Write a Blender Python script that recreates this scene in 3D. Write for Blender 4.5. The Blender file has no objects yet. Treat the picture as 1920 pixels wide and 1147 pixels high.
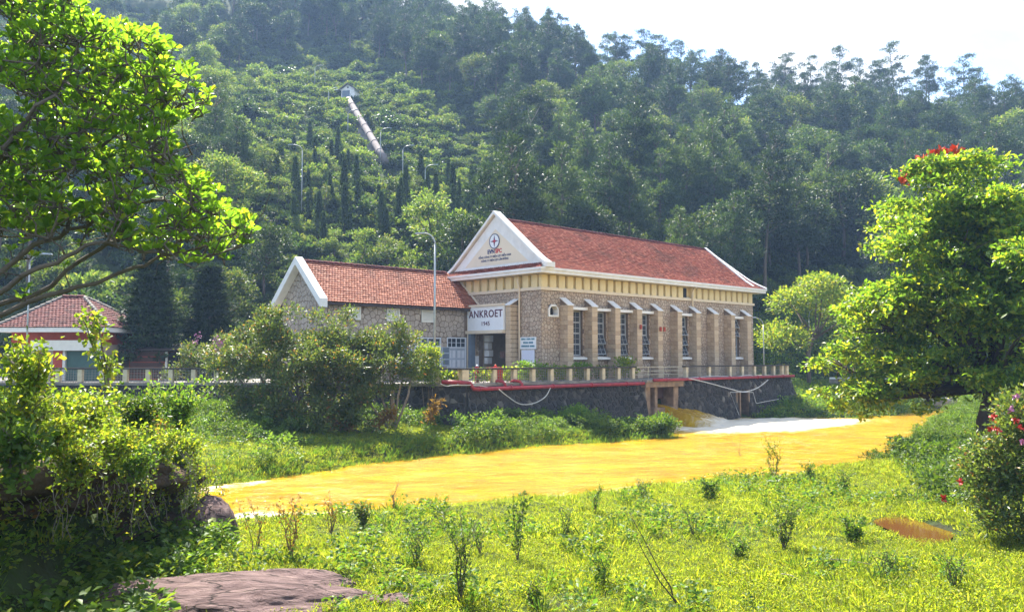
import bpy, math, random
import numpy as np
from mathutils import Vector, Matrix

# ------------------------------------------------------------------ camera, sky, sun, exposure
SC = bpy.context.scene
COL = SC.collection
F_PX, EYE = 1600.0, 1.5
PITCH = math.atan((670 - 573.5) / F_PX)
cam_d = bpy.data.cameras.new('camera'); cam_d.lens = 36 * F_PX / 1920; cam_d.sensor_width = 36
cam_d.clip_start = 0.1; cam_d.clip_end = 6000
cam = bpy.data.objects.new('camera', cam_d); COL.objects.link(cam)
cam.location = (0, 0, EYE); cam.rotation_euler = (math.pi / 2 + PITCH, 0, 0)
SC.camera = cam

SUN_EL, SUN_AZ = math.radians(54), math.radians(-24)      # azimuth clockwise from +Y
SUN_DIR = Vector((math.sin(SUN_AZ) * math.cos(SUN_EL), math.cos(SUN_AZ) * math.cos(SUN_EL), math.sin(SUN_EL)))
world = bpy.data.worlds.new('World'); SC.world = world; world.use_nodes = True
nt = world.node_tree; nt.nodes.clear()
def wn(t, **k):
    n = nt.nodes.new(t)
    for a, b in k.items(): setattr(n, a, b)
    return n
sky = wn('ShaderNodeTexSky', sky_type='NISHITA', sun_disc=False, sun_elevation=SUN_EL, sun_rotation=SUN_AZ, altitude=1400, air_density=1.0, dust_density=1.5)
tc = wn('ShaderNodeTexCoord'); sep = wn('ShaderNodeSeparateXYZ'); nt.links.new(tc.outputs['Generated'], sep.inputs[0])
addz = wn('ShaderNodeMath', operation='ADD'); addz.inputs[1].default_value = 0.22; nt.links.new(sep.outputs['Z'], addz.inputs[0])
mxz = wn('ShaderNodeMath', operation='MAXIMUM'); mxz.inputs[1].default_value = 0.12; nt.links.new(addz.outputs[0], mxz.inputs[0])
dv = wn('ShaderNodeVectorMath', operation='DIVIDE'); cmb = wn('ShaderNodeCombineXYZ')
for i in range(3): nt.links.new(mxz.outputs[0], cmb.inputs[i])
nt.links.new(tc.outputs['Generated'], dv.inputs[0]); nt.links.new(cmb.outputs[0], dv.inputs[1])
cn = wn('ShaderNodeTexNoise'); cn.inputs['Scale'].default_value = 1.25; cn.inputs['Detail'].default_value = 7; cn.inputs['Roughness'].default_value = .55; cn.inputs['Distortion'].default_value = .35
nt.links.new(dv.outputs[0], cn.inputs['Vector'])
cr = wn('ShaderNodeMapRange', interpolation_type='SMOOTHSTEP'); cr.inputs['From Min'].default_value = .46; cr.inputs['From Max'].default_value = .60
nt.links.new(cn.outputs['Fac'], cr.inputs['Value'])
cmix = wn('ShaderNodeMix', data_type='RGBA'); nt.links.new(cr.outputs[0], cmix.inputs['Factor'])
nt.links.new(sky.outputs[0], cmix.inputs['A'])
cn2 = wn('ShaderNodeTexNoise'); cn2.inputs['Scale'].default_value = 2.6; cn2.inputs['Detail'].default_value = 8; cn2.inputs['Roughness'].default_value = .6; nt.links.new(dv.outputs[0], cn2.inputs['Vector'])
crm = wn('ShaderNodeValToRGB'); crm.color_ramp.elements[0].position = .36; crm.color_ramp.elements[0].color = (.42, .48, .58, 1); crm.color_ramp.elements[1].position = .58; crm.color_ramp.elements[1].color = (1, 1, 1, 1)
nt.links.new(cn2.outputs['Fac'], crm.inputs[0]); csc = wn('ShaderNodeVectorMath', operation='SCALE'); csc.inputs['Scale'].default_value = 5.2; nt.links.new(crm.outputs[0], csc.inputs[0]); nt.links.new(csc.outputs[0], cmix.inputs['B'])
bg = wn('ShaderNodeBackground'); bg.inputs['Strength'].default_value = 0.12
nt.links.new(cmix.outputs['Result'], bg.inputs['Color'])
wo = wn('ShaderNodeOutputWorld'); nt.links.new(bg.outputs[0], wo.inputs['Surface'])

sun_d = bpy.data.lights.new('sun', 'SUN'); sun_d.energy = 5.0; sun_d.angle = math.radians(.53); sun_d.color = (1, .94, .84)
sun = bpy.data.objects.new('sun', sun_d); COL.objects.link(sun)
sun.rotation_euler = SUN_DIR.to_track_quat('Z', 'Y').to_euler(); sun.location = (0, 0, 120)
vs = SC.view_settings; vs.view_transform = 'Standard'; vs.look = 'None'; vs.gamma = 1; vs.use_curve_mapping = False
vs.exposure = 1.9
SC.render.engine = 'CYCLES'
cy = SC.cycles; cy.use_denoising = True; cy.max_bounces = 7; cy.diffuse_bounces = 3; cy.glossy_bounces = 3
cy.transmission_bounces = 4; cy.transparent_max_bounces = 8; cy.volume_bounces = 0
cy.sample_clamp_indirect = 6; cy.caustics_reflective = False; cy.caustics_refractive = False

# ------------------------------------------------------------------ helpers
R_ = np.array([1, 0, 0.]); FW = np.array([0, math.cos(PITCH), math.sin(PITCH)]); UPV = np.array([0, -math.sin(PITCH), math.cos(PITCH)])
def at(x, y, Y):                      # photograph pixel at a given depth -> world point
    r = FW + (x - 960) / F_PX * R_ + (573.5 - y) / F_PX * UPV
    return np.array([0, 0, EYE]) + r * (Y / r[1])
def proj(p):
    d = np.asarray(p, float) - [0, 0, EYE]; z = d @ FW
    return 960 + F_PX * (d @ R_) / z, 573.5 - F_PX * (d @ UPV) / z
TH = math.atan2(.681, .732); O = np.array([1.89, 55., 0])
UU = np.array([math.cos(TH), math.sin(TH), 0]); GG = np.array([-math.sin(TH), math.cos(TH), 0])
def L(a, b, z=0.): return O + a * UU + b * GG + np.array([0, 0, z])
def lerp(a, b, t): return a + (b - a) * t
def sstep(a, b, x):
    t = np.clip((x - a) / (b - a), 0, 1); return t * t * (3 - 2 * t)

def tag(o, label=None, cat=None, group=None, kind=None):
    if label: o['label'] = label
    if cat: o['category'] = cat
    if group: o['group'] = group
    if kind: o['kind'] = kind
    return o
def link(name, mesh, parent=None, mat=None):
    o = bpy.data.objects.new(name, mesh); COL.objects.link(o)
    if mat is not None and mesh is not None and not mesh.materials: mesh.materials.append(mat)
    if parent is not None: o.parent = parent
    return o
def empty(name, loc, rz=0, label=None, cat=None, group=None):
    o = bpy.data.objects.new(name, None); COL.objects.link(o); o.location = tuple(loc); o.rotation_euler = (0, 0, rz)
    o.empty_display_size = .3
    return tag(o, label, cat, group)
def np_mesh(name, V, Fc, smooth=False):
    """V (n,3); Fc (m,3) or (m,4) int array"""
    me = bpy.data.meshes.new(name); V = np.asarray(V, np.float32); Fc = np.asarray(Fc, np.int32)
    me.vertices.add(len(V)); me.vertices.foreach_set('co', V.ravel())
    k = Fc.shape[1]; me.loops.add(Fc.size); me.loops.foreach_set('vertex_index', Fc.ravel())
    me.polygons.add(len(Fc)); me.polygons.foreach_set('loop_start', np.arange(0, Fc.size, k, dtype=np.int32))
    me.polygons.foreach_set('loop_total', np.full(len(Fc), k, np.int32))
    if smooth: me.polygons.foreach_set('use_smooth', np.ones(len(Fc), bool))
    me.update(calc_edges=True); return me

class MB:
    def __init__(s): s.v = []; s.f = []
    def add(s, vs, fs):
        n = len(s.v); s.v += [tuple(map(float, q)) for q in vs]; s.f += [tuple(i + n for i in q) for q in fs]; return s
    def box(s, x0, x1, y0, y1, z0, z1):
        return s.add([(x0, y0, z0), (x1, y0, z0), (x1, y1, z0), (x0, y1, z0), (x0, y0, z1), (x1, y0, z1), (x1, y1, z1), (x0, y1, z1)],
                     [(0, 3, 2, 1), (4, 5, 6, 7), (0, 1, 5, 4), (1, 2, 6, 5), (2, 3, 7, 6), (3, 0, 4, 7)])
    def hexa(s, p): # 8 points bottom ring then top ring
        return s.add(p, [(0, 3, 2, 1), (4, 5, 6, 7), (0, 1, 5, 4), (1, 2, 6, 5), (2, 3, 7, 6), (3, 0, 4, 7)])
    def extrude(s, poly, d):         # polygon of 3-d points swept by vector d
        n = len(poly); d = np.array(d, float); q = [np.array(p, float) for p in poly]
        return s.add(q + [p + d for p in q], [tuple(range(n))[::-1], tuple(range(n, 2 * n))] + [(i, (i + 1) % n, n + (i + 1) % n, n + i) for i in range(n)])
    def tube(s, pts, r, n=6, cap=True):
        pts = [np.array(p, float) for p in pts]; m = len(pts)
        rr = r if hasattr(r, '__len__') else [r] * m
        vs = []; ref = np.array([.31, .17, .93])
        for i, p in enumerate(pts):
            t = pts[min(i + 1, m - 1)] - pts[max(i - 1, 0)]; t = t / (np.linalg.norm(t) + 1e-9)
            if abs(t @ ref) > .98: ref = np.array([.9, .3, .1])
            a = np.cross(t, ref); a /= np.linalg.norm(a); b = np.cross(t, a)
            vs += [p + rr[i] * (math.cos(k * 2 * math.pi / n) * a + math.sin(k * 2 * math.pi / n) * b) for k in range(n)]
        fs = [(i * n + k, i * n + (k + 1) % n, (i + 1) * n + (k + 1) % n, (i + 1) * n + k) for i in range(m - 1) for k in range(n)]
        if cap: fs += [tuple(range(n))[::-1], tuple(range((m - 1) * n, m * n))]
        return s.add(vs, fs)
    def mesh(s, name, smooth=False):
        me = bpy.data.meshes.new(name); me.from_pydata(s.v, [], s.f)
        if smooth: me.polygons.foreach_set('use_smooth', [True] * len(me.polygons))
        me.update(); return me
    def build(s, name, mat, parent=None, smooth=False): return link(name, s.mesh(name, smooth), parent, mat)
def bx(name, mat, parent, *c): return MB().box(*c).build(name, mat, parent)

# ------------------------------------------------------------------ materials
def nmat(name):
    m = bpy.data.materials.new(name); m.use_nodes = True; t = m.node_tree; t.nodes.clear()
    out = t.nodes.new('ShaderNodeOutputMaterial'); return m, t, out
def ramp_node(t, stops):
    r = t.nodes.new('ShaderNodeValToRGB'); e = r.color_ramp.elements
    while len(e) < len(stops): e.new(.5)
    for q, (p, c) in zip(e, stops): q.position = p; q.color = (*c, 1)
    return r
def paint(name, col, rough=.6, var=.12, scale=3., bump=.0, bscale=40., col2=None, metal=0., spec=.4, dirt=None, dirt_scale=1.2, dirt_amt=.35, island=0., bdist=.02):
    """general surface: base colour with soft noise variation, optional dirt blotches and fine relief"""
    m, t, out = nmat(name); N = t.nodes; K = t.links
    p = N.new('ShaderNodeBsdfPrincipled'); p.inputs['Roughness'].default_value = rough; p.inputs['Metallic'].default_value = metal
    p.inputs['Specular IOR Level'].default_value = spec
    tc = N.new('ShaderNodeTexCoord'); n = N.new('ShaderNodeTexNoise'); n.inputs['Scale'].default_value = scale; n.inputs['Detail'].default_value = 5
    K.new(tc.outputs['Object'], n.inputs['Vector'])
    c = np.array(col); c2 = np.array(col2) if col2 is not None else np.clip(c * (1 - 2 * var), 0, 1)
    r = ramp_node(t, [(.3, tuple(c2)), (.68, tuple(c))]); K.new(n.outputs['Fac'], r.inputs[0]); last = r.outputs[0]
    if island:
        g = N.new('ShaderNodeNewGeometry'); mr = N.new('ShaderNodeMapRange'); mr.inputs['To Min'].default_value = 1 - island; mr.inputs['To Max'].default_value = 1 + island
        K.new(g.outputs['Random Per Island'], mr.inputs['Value'])
        mm = N.new('ShaderNodeMix'); mm.data_type = 'RGBA'; mm.blend_type = 'MULTIPLY'; mm.inputs['Factor'].default_value = 1
        K.new(last, mm.inputs['A']); K.new(mr.outputs[0], mm.inputs['B']); last = mm.outputs['Result']
    if dirt is not None:
        dn = N.new('ShaderNodeTexNoise'); dn.inputs['Scale'].default_value = dirt_scale; dn.inputs['Detail'].default_value = 8; dn.inputs['Roughness'].default_value = .7
        K.new(tc.outputs['Object'], dn.inputs['Vector'])
        mr = N.new('ShaderNodeMapRange'); mr.inputs['From Min'].default_value = .5; mr.inputs['From Max'].default_value = .72; mr.inputs['To Max'].default_value = dirt_amt
        K.new(dn.outputs['Fac'], mr.inputs['Value'])
        mx = N.new('ShaderNodeMix'); mx.data_type = 'RGBA'; K.new(mr.outputs[0], mx.inputs['Factor']); K.new(last, mx.inputs['A']); mx.inputs['B'].default_value = (*dirt, 1)
        last = mx.outputs['Result']
    K.new(last, p.inputs['Base Color'])
    if bump:
        b = N.new('ShaderNodeBump'); b.inputs['Strength'].default_value = bump; b.inputs['Distance'].default_value = bdist
        bn = N.new('ShaderNodeTexNoise'); bn.inputs['Scale'].default_value = bscale; bn.inputs['Detail'].default_value = 6
        K.new(tc.outputs['Object'], bn.inputs['Vector']); K.new(bn.outputs['Fac'], b.inputs['Height']); K.new(b.outputs[0], p.inputs['Normal'])
    K.new(p.outputs[0], out.inputs['Surface']); return m
def island_mat(name, stops, rough=.8, bump=.3, bscale=25., dirt=None, dirt_amt=.4, dirt_scale=.6, spec=.3):
    """pieces (stones, tiles) whose own colour differs from piece to piece"""
    m, t, out = nmat(name); N = t.nodes; K = t.links
    p = N.new('ShaderNodeBsdfPrincipled'); p.inputs['Roughness'].default_value = rough; p.inputs['Specular IOR Level'].default_value = spec
    g = N.new('ShaderNodeNewGeometry'); tc = N.new('ShaderNodeTexCoord'); oi = N.new('ShaderNodeObjectInfo')
    ad = N.new('ShaderNodeMath'); ad.operation = 'ADD'; K.new(g.outputs['Random Per Island'], ad.inputs[0]); K.new(oi.outputs['Random'], ad.inputs[1])
    fr = N.new('ShaderNodeMath'); fr.operation = 'FRACT'; K.new(ad.outputs[0], fr.inputs[0])
    r = ramp_node(t, stops); K.new(fr.outputs[0], r.inputs[0])
    n = N.new('ShaderNodeTexNoise'); n.inputs['Scale'].default_value = 9; n.inputs['Detail'].default_value = 6; K.new(tc.outputs['Object'], n.inputs['Vector'])
    mr = N.new('ShaderNodeMapRange'); mr.inputs['To Min'].default_value = .62; mr.inputs['To Max'].default_value = 1.3; K.new(n.outputs['Fac'], mr.inputs['Value'])
    mm = N.new('ShaderNodeMix'); mm.data_type = 'RGBA'; mm.blend_type = 'MULTIPLY'; mm.inputs['Factor'].default_value = 1
    K.new(r.outputs[0], mm.inputs['A']); K.new(mr.outputs[0], mm.inputs['B']); last = mm.outputs['Result']
    if dirt is not None:
        dn = N.new('ShaderNodeTexNoise'); dn.inputs['Scale'].default_value = dirt_scale; dn.inputs['Detail'].default_value = 8; dn.inputs['Roughness'].default_value = .65
        K.new(tc.outputs['Object'], dn.inputs['Vector'])
        d2 = N.new('ShaderNodeMapRange'); d2.inputs['From Min'].default_value = .5; d2.inputs['From Max'].default_value = .7; d2.inputs['To Max'].default_value = dirt_amt
        K.new(dn.outputs['Fac'], d2.inputs['Value'])
        mx = N.new('ShaderNodeMix'); mx.data_type = 'RGBA'; K.new(d2.outputs[0], mx.inputs['Factor']); K.new(last, mx.inputs['A']); mx.inputs['B'].default_value = (*dirt, 1); last = mx.outputs['Result']
    K.new(last, p.inputs['Base Color'])
    b = N.new('ShaderNodeBump'); b.inputs['Strength'].default_value = bump; b.inputs['Distance'].default_value = .03
    bn = N.new('ShaderNodeTexNoise'); bn.inputs['Scale'].default_value = bscale; bn.inputs['Detail'].default_value = 5
    K.new(tc.outputs['Object'], bn.inputs['Vector']); K.new(bn.outputs['Fac'], b.inputs['Height']); K.new(b.outputs[0], p.inputs['Normal'])
    K.new(p.outputs[0], out.inputs['Surface']); return m
def leaf_mat(name, stops, trans=.45, tcol=1.6, rough=.45, spec=.35, objvar=.25, tyellow=1.25):
    """leaves: colour differs leaf by leaf and plant by plant; thin, so light comes through"""
    m, t, out = nmat(name); N = t.nodes; K = t.links
    g = N.new('ShaderNodeNewGeometry'); oi = N.new('ShaderNodeObjectInfo')
    r = ramp_node(t, stops); K.new(g.outputs['Random Per Island'], r.inputs[0])
    mr = N.new('ShaderNodeMapRange'); mr.inputs['To Min'].default_value = 1 - objvar; mr.inputs['To Max'].default_value = 1 + objvar; K.new(oi.outputs['Random'], mr.inputs['Value'])
    mm = N.new('ShaderNodeMix'); mm.data_type = 'RGBA'; mm.blend_type = 'MULTIPLY'; mm.inputs['Factor'].default_value = 1
    K.new(r.outputs[0], mm.inputs['A']); K.new(mr.outputs[0], mm.inputs['B'])
    p = N.new('ShaderNodeBsdfPrincipled'); p.inputs['Roughness'].default_value = rough; p.inputs['Specular IOR Level'].default_value = spec
    K.new(mm.outputs['Result'], p.inputs['Base Color'])
    tr = N.new('ShaderNodeBsdfTranslucent'); t2 = N.new('ShaderNodeMix'); t2.data_type = 'RGBA'; t2.blend_type = 'MULTIPLY'; t2.inputs['Factor'].default_value = 1
    K.new(mm.outputs['Result'], t2.inputs['A']); t2.inputs['B'].default_value = (tcol * tyellow, tcol * 1.15, tcol * .55, 1); K.new(t2.outputs['Result'], tr.inputs['Color'])
    mx = N.new('ShaderNodeMixShader'); mx.inputs[0].default_value = trans; K.new(p.outputs[0], mx.inputs[1]); K.new(tr.outputs[0], mx.inputs[2])
    K.new(mx.outputs[0], out.inputs['Surface']); return m

M = {}
M['white'] = paint('white_paint', (.80, .78, .74), .55, .05, 2, dirt=(.35, .32, .28), dirt_amt=.25)
M['cream'] = paint('cream_render', (.72, .60, .44), .75, .05, 1.5, dirt=(.45, .36, .25), dirt_amt=.25)
M['pediment'] = paint('pediment_cream', (.78, .66, .50), .75, .04, 1.2, dirt=(.6, .5, .38), dirt_amt=.2)
M['frieze'] = paint('frieze_yellow', (.76, .62, .34), .75, .06, 1.5, dirt=(.42, .30, .14), dirt_amt=.3)
M['mortar'] = paint('mortar', (.21, .155, .11), .95, .2, 5, bump=.4)
M['stone'] = island_mat('rubble_stone', [(0, (.38, .285, .205)), (.3, (.46, .355, .265)), (.6, (.41, .325, .245)), (.85, (.52, .415, .315)), (1, (.33, .245, .18))], dirt=(.20, .14, .095), dirt_amt=.5)
M['stone_grey'] = island_mat('rubble_stone_wing', [(0, (.34, .285, .23)), (.5, (.43, .36, .29)), (1, (.37, .31, .255))], dirt=(.17, .14, .11), dirt_amt=.4)
M['ashlar'] = island_mat('ashlar_stone', [(0, (.46, .34, .22)), (.35, (.56, .43, .29)), (.7, (.50, .38, .26)), (1, (.40, .29, .19))], dirt=(.26, .17, .105), dirt_amt=.55)
M['tile'] = island_mat('clay_tile', [(0, (.19, .048, .03)), (.25, (.26, .068, .042)), (.5, (.215, .058, .036)), (.8, (.36, .125, .078)), (1, (.13, .036, .026))], rough=.85, bump=.2, dirt=(.085, .038, .026), dirt_amt=.85, dirt_scale=.5, spec=.1)
M['tile_new'] = island_mat('clay_tile_wing', [(0, (.27, .085, .045)), (.4, (.34, .115, .062)), (.75, (.43, .18, .11)), (1, (.23, .072, .04))], rough=.75, bump=.2, dirt=(.15, .06, .036), dirt_amt=.6, dirt_scale=.6, spec=.2)
M['tile_old'] = island_mat('clay_tile_old', [(0, (.11, .03, .026)), (.5, (.155, .045, .038)), (1, (.08, .026, .023))], rough=.8, bump=.2, dirt=(.06, .03, .027), dirt_amt=.5, spec=.15)
M['under'] = paint('roof_underlay', (.10, .05, .04), .9)
M['soffit'] = paint('soffit', (.62, .56, .46), .8, .05)
M['wood_dark'] = paint('dark_timber', (.05, .035, .03), .7)
M['frame'] = paint('window_grey', (.36, .38, .40), .5, .1, 6)
M['frame_white'] = paint('joinery_white', (.62, .64, .68), .5, .05, 6)
M['door'] = paint('door_blue_grey', (.40, .45, .52), .5, .08, 4)
M['louvre'] = paint('louvre_cream', (.72, .70, .62), .6, .05, 4)
M['bluegrey'] = paint('blue_grey_paint', (.16, .20, .25), .5, .1, 3)
M['dark'] = paint('dark_interior', (.02, .02, .02), .9)  # near-black colour stands in for the shade inside openings
M['tan'] = paint('tan_plaster', (.45, .36, .26), .8, .08)
M['concrete'] = paint('concrete', (.30, .27, .23), .9, .25, 2, bump=.4, dirt=(.10, .09, .075), dirt_amt=.6)
M['concrete_warm'] = paint('concrete_warm', (.36, .24, .15), .9, .25, 2, bump=.4, dirt=(.12, .085, .06), dirt_amt=.7)
M['post'] = paint('post_cream', (.66, .56, .38), .8, .12, 4, dirt=(.22, .17, .11), dirt_amt=.6, dirt_scale=3)
M['rail'] = paint('rail_dark', (.05, .042, .036), .7, .2, 5)
M['wire'] = paint('wire_grey', (.28, .26, .23), .5, metal=.6)
M['steel'] = paint('galvanised', (.42, .44, .43), .45, .1, 4, metal=.5)
M['red'] = paint('red_pipe_paint', (.40, .035, .045), .5, .2, 3, dirt=(.12, .04, .03), dirt_amt=.4)
M['redbright'] = paint('red_paint', (.55, .03, .03), .45, .15, 3)
M['hose'] = paint('hose_white', (.60, .58, .54), .6)
M['basalt'] = island_mat('dark_wall_stone', [(0, (.030, .027, .025)), (.4, (.052, .046, .042)), (.7, (.038, .035, .032)), (.9, (.085, .075, .064)), (1, (.19, .17, .14))], rough=.9, bump=.6, dirt=(.02, .024, .012), dirt_amt=.6)
M['darkmortar'] = paint('dark_mortar', (.10, .09, .08), .95, .3, 3, dirt=(.025, .025, .02), dirt_amt=1., dirt_scale=.8)
M['rock'] = paint('rock', (.12, .075, .07), .95, .2, 1.5, col2=(.05, .034, .034), bump=1, bscale=4, dirt=(.17, .12, .095), dirt_amt=.5, dirt_scale=3, bdist=.12, spec=.15)
def rock_mat():
    m, t, out = nmat('fissured_rock'); N = t.nodes; K = t.links
    p = N.new('ShaderNodeBsdfPrincipled'); p.inputs['Roughness'].default_value = .9; p.inputs['Specular IOR Level'].default_value = .2
    tc = N.new('ShaderNodeTexCoord'); mp = N.new('ShaderNodeMapping'); mp.inputs['Scale'].default_value = (1, 2.6, 2.6); mp.inputs['Rotation'].default_value = (0, 0, .5); K.new(tc.outputs['Object'], mp.inputs[0])
    n = N.new('ShaderNodeTexNoise'); n.inputs['Scale'].default_value = 1.6; n.inputs['Detail'].default_value = 10; n.inputs['Roughness'].default_value = .68; n.inputs['Distortion'].default_value = .6; K.new(mp.outputs[0], n.inputs['Vector'])
    r = ramp_node(t, [(.30, (.05, .034, .033)), (.44, (.14, .09, .085)), (.56, (.20, .135, .125)), (.72, (.28, .20, .17))]); K.new(n.outputs['Fac'], r.inputs[0])
    v = N.new('ShaderNodeTexVoronoi'); v.feature = 'DISTANCE_TO_EDGE'; v.inputs['Scale'].default_value = .55; wv = N.new('ShaderNodeVectorMath'); wv.operation = 'ADD'; n3 = N.new('ShaderNodeTexNoise'); n3.inputs['Scale'].default_value = 1.6; n3.inputs['Detail'].default_value = 5; K.new(mp.outputs[0], n3.inputs['Vector']); K.new(mp.outputs[0], wv.inputs[0]); K.new(n3.outputs['Color'], wv.inputs[1]); K.new(wv.outputs[0], v.inputs['Vector'])
    cr_ = N.new('ShaderNodeMapRange'); cr_.inputs['From Max'].default_value = .03; K.new(v.outputs['Distance'], cr_.inputs['Value'])
    mx = N.new('ShaderNodeMix'); mx.data_type = 'RGBA'; K.new(cr_.outputs[0], mx.inputs['Factor']); mx.inputs['A'].default_value = (.02, .015, .013, 1); K.new(r.outputs[0], mx.inputs['B']); K.new(mx.outputs['Result'], p.inputs['Base Color'])
    ml = N.new('ShaderNodeMath'); ml.operation = 'MULTIPLY_ADD'; ml.inputs[1].default_value = .15; K.new(cr_.outputs[0], ml.inputs[0]); K.new(n.outputs['Fac'], ml.inputs[2])
    b = N.new('ShaderNodeBump'); b.inputs['Strength'].default_value = 1; b.inputs['Distance'].default_value = .22; K.new(ml.outputs[0], b.inputs['Height']); K.new(b.outputs[0], p.inputs['Normal']); K.new(p.outputs[0], out.inputs['Surface']); return m
M['rock'] = rock_mat()
M['cliff'] = paint('cliff_rock', (.10, .068, .045), .95, .2, 1.2, col2=(.03, .024, .018), bump=1, bscale=3, dirt=(.03, .035, .018), dirt_amt=.8, dirt_scale=1.6, bdist=.2, spec=.1)
M['bark'] = paint('bark', (.16, .125, .095), .95, .2, 6, bump=.7, bscale=30)
M['bark_dark'] = paint('bark_dark', (.07, .05, .04), .95, .2, 6, bump=.7, bscale=30)
M['bark_pale'] = paint('bark_pale', (.30, .25, .21), .95, .2, 6, bump=.5, bscale=30)
M['penstock'] = paint('penstock_steel', (.20, .175, .17), .9, .2, .8, col2=(.17, .14, .13), dirt=(.12, .1, .09), dirt_amt=.6)
M['purple'] = paint('lettering_maroon', (.10, .02, .05), .5)
M['navy'] = paint('lettering_navy', (.015, .03, .16), .5)
M['redletter'] = paint('lettering_red', (.60, .03, .03), .5)
M['greyletter'] = paint('lettering_grey', (.12, .13, .2), .6)
M['teal'] = paint('lettering_teal', (.05, .22, .30), .5)
M['signwhite'] = paint('sign_white', (.78, .79, .80), .4, .03)
M['paper'] = paint('notice_paper', (.66, .69, .80), .5, .05, 20)
M['brickred'] = paint('brick_red_paint', (.42, .07, .035), .8, .12)
M['greenshut'] = paint('shutter_green', (.055, .12, .10), .6)
M['brown'] = paint('brown_metal', (.09, .045, .03), .7)
def glass_mat():
    m, t, out = nmat('window_glass'); p = t.nodes.new('ShaderNodeBsdfPrincipled')
    p.inputs['Base Color'].default_value = (.045, .055, .07, 1); p.inputs['Roughness'].default_value = .08; p.inputs['Specular IOR Level'].default_value = .8
    n = t.nodes.new('ShaderNodeTexNoise'); n.inputs['Scale'].default_value = 3; b = t.nodes.new('ShaderNodeBump'); b.inputs['Strength'].default_value = .05
    t.links.new(n.outputs['Fac'], b.inputs['Height']); t.links.new(b.outputs[0], p.inputs['Normal']); t.links.new(p.outputs[0], out.inputs['Surface']); return m
M['glass'] = glass_mat()
G = lambda *s: list(s)
M['lf_front'] = leaf_mat('leaf_foreground', G((0, (.05, .11, .015)), (.5, (.08, .16, .017)), (.85, (.125, .21, .022)), (1, (.21, .25, .022))), .62, 2.3, .32, .5, .1)
M['lf_right'] = leaf_mat('leaf_tulip_tree', G((0, (.04, .09, .014)), (.5, (.085, .16, .017)), (.8, (.16, .225, .02)), (1, (.26, .27, .025))), .54, 2.1, .4, .4, .1)
M['lf_shrub'] = leaf_mat('leaf_olive_shrub', G((0, (.05, .085, .022)), (.5, (.085, .135, .03)), (.85, (.13, .17, .038)), (.95, (.20, .17, .04)), (1, (.26, .10, .04))), .42, 1.7, .4, .5, .12)
M['lf_yellow'] = leaf_mat('leaf_yellow_green', G((0, (.07, .13, .016)), (.5, (.13, .20, .02)), (.85, (.21, .25, .026)), (1, (.27, .25, .035))), .48, 1.9, .45, .35, .15)
M['lf_weed'] = leaf_mat('leaf_weed', G((0, (.05, .11, .016)), (.5, (.08, .16, .022)), (.85, (.12, .19, .026)), (1, (.18, .21, .035))), .45, 1.8, .5, .3, .3)
M['lf_bank'] = leaf_mat('leaf_bank', G((0, (.045, .095, .016)), (.5, (.08, .15, .022)), (.85, (.12, .185, .028)), (1, (.18, .21, .04))), .42, 1.7, .5, .3, .3)
M['lf_grass'] = leaf_mat('grass_blades', G((0, (.105, .17, .016)), (.5, (.175, .235, .02)), (.85, (.225, .27, .024)), (1, (.29, .26, .06))), .48, 1.9, .55, .25, .3)
M['lf_pine'] = leaf_mat('pine_needles', G((0, (.015, .034, .015)), (.6, (.029, .058, .021)), (1, (.055, .088, .028))), .28, 1.6, .5, .3, .3)
M['lf_wood'] = leaf_mat('leaf_forest', G((0, (.022, .048, .014)), (.6, (.04, .076, .02)), (.9, (.068, .108, .026)), (1, (.11, .13, .032))), .35, 1.6, .5, .3, .35)
M['lf_pine_sunlit'] = leaf_mat('pine_needles_sunlit', G((0, (.03, .062, .022)), (.6, (.06, .105, .032)), (1, (.10, .145, .042))), .32, 1.7, .5, .3, .2)  # paler copy of the needles, sunlight on the centre slope put into the colour
M['lf_cypress'] = leaf_mat('leaf_cypress', G((0, (.022, .05, .02)), (.7, (.05, .09, .03)), (1, (.09, .13, .04))), .3, 1.3, .6, .2, .25)
M['lf_slope'] = leaf_mat('leaf_slope_shrub', G((0, (.05, .095, .02)), (.5, (.085, .14, .028)), (.85, (.125, .175, .035)), (1, (.19, .19, .06))), .42, 1.6, .5, .3, .35)
M['lf_dark'] = leaf_mat('leaf_dark_conifer', G((0, (.016, .034, .018)), (.7, (.036, .064, .028)), (1, (.06, .095, .036))), .25, 1.2, .6, .2, .15)
M['dry'] = leaf_mat('leaf_dry', G((0, (.16, .10, .03)), (.5, (.25, .17, .04)), (1, (.20, .09, .03))), .4, 1.5, .6, .2, .2)
M['fl_red'] = paint('flower_red', (.55, .03, .02), .5); M['fl_orange'] = paint('flower_orange', (.70, .10, .02), .5); M['fl_pink'] = paint('flower_pink', (.55, .22, .38), .5)
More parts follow.
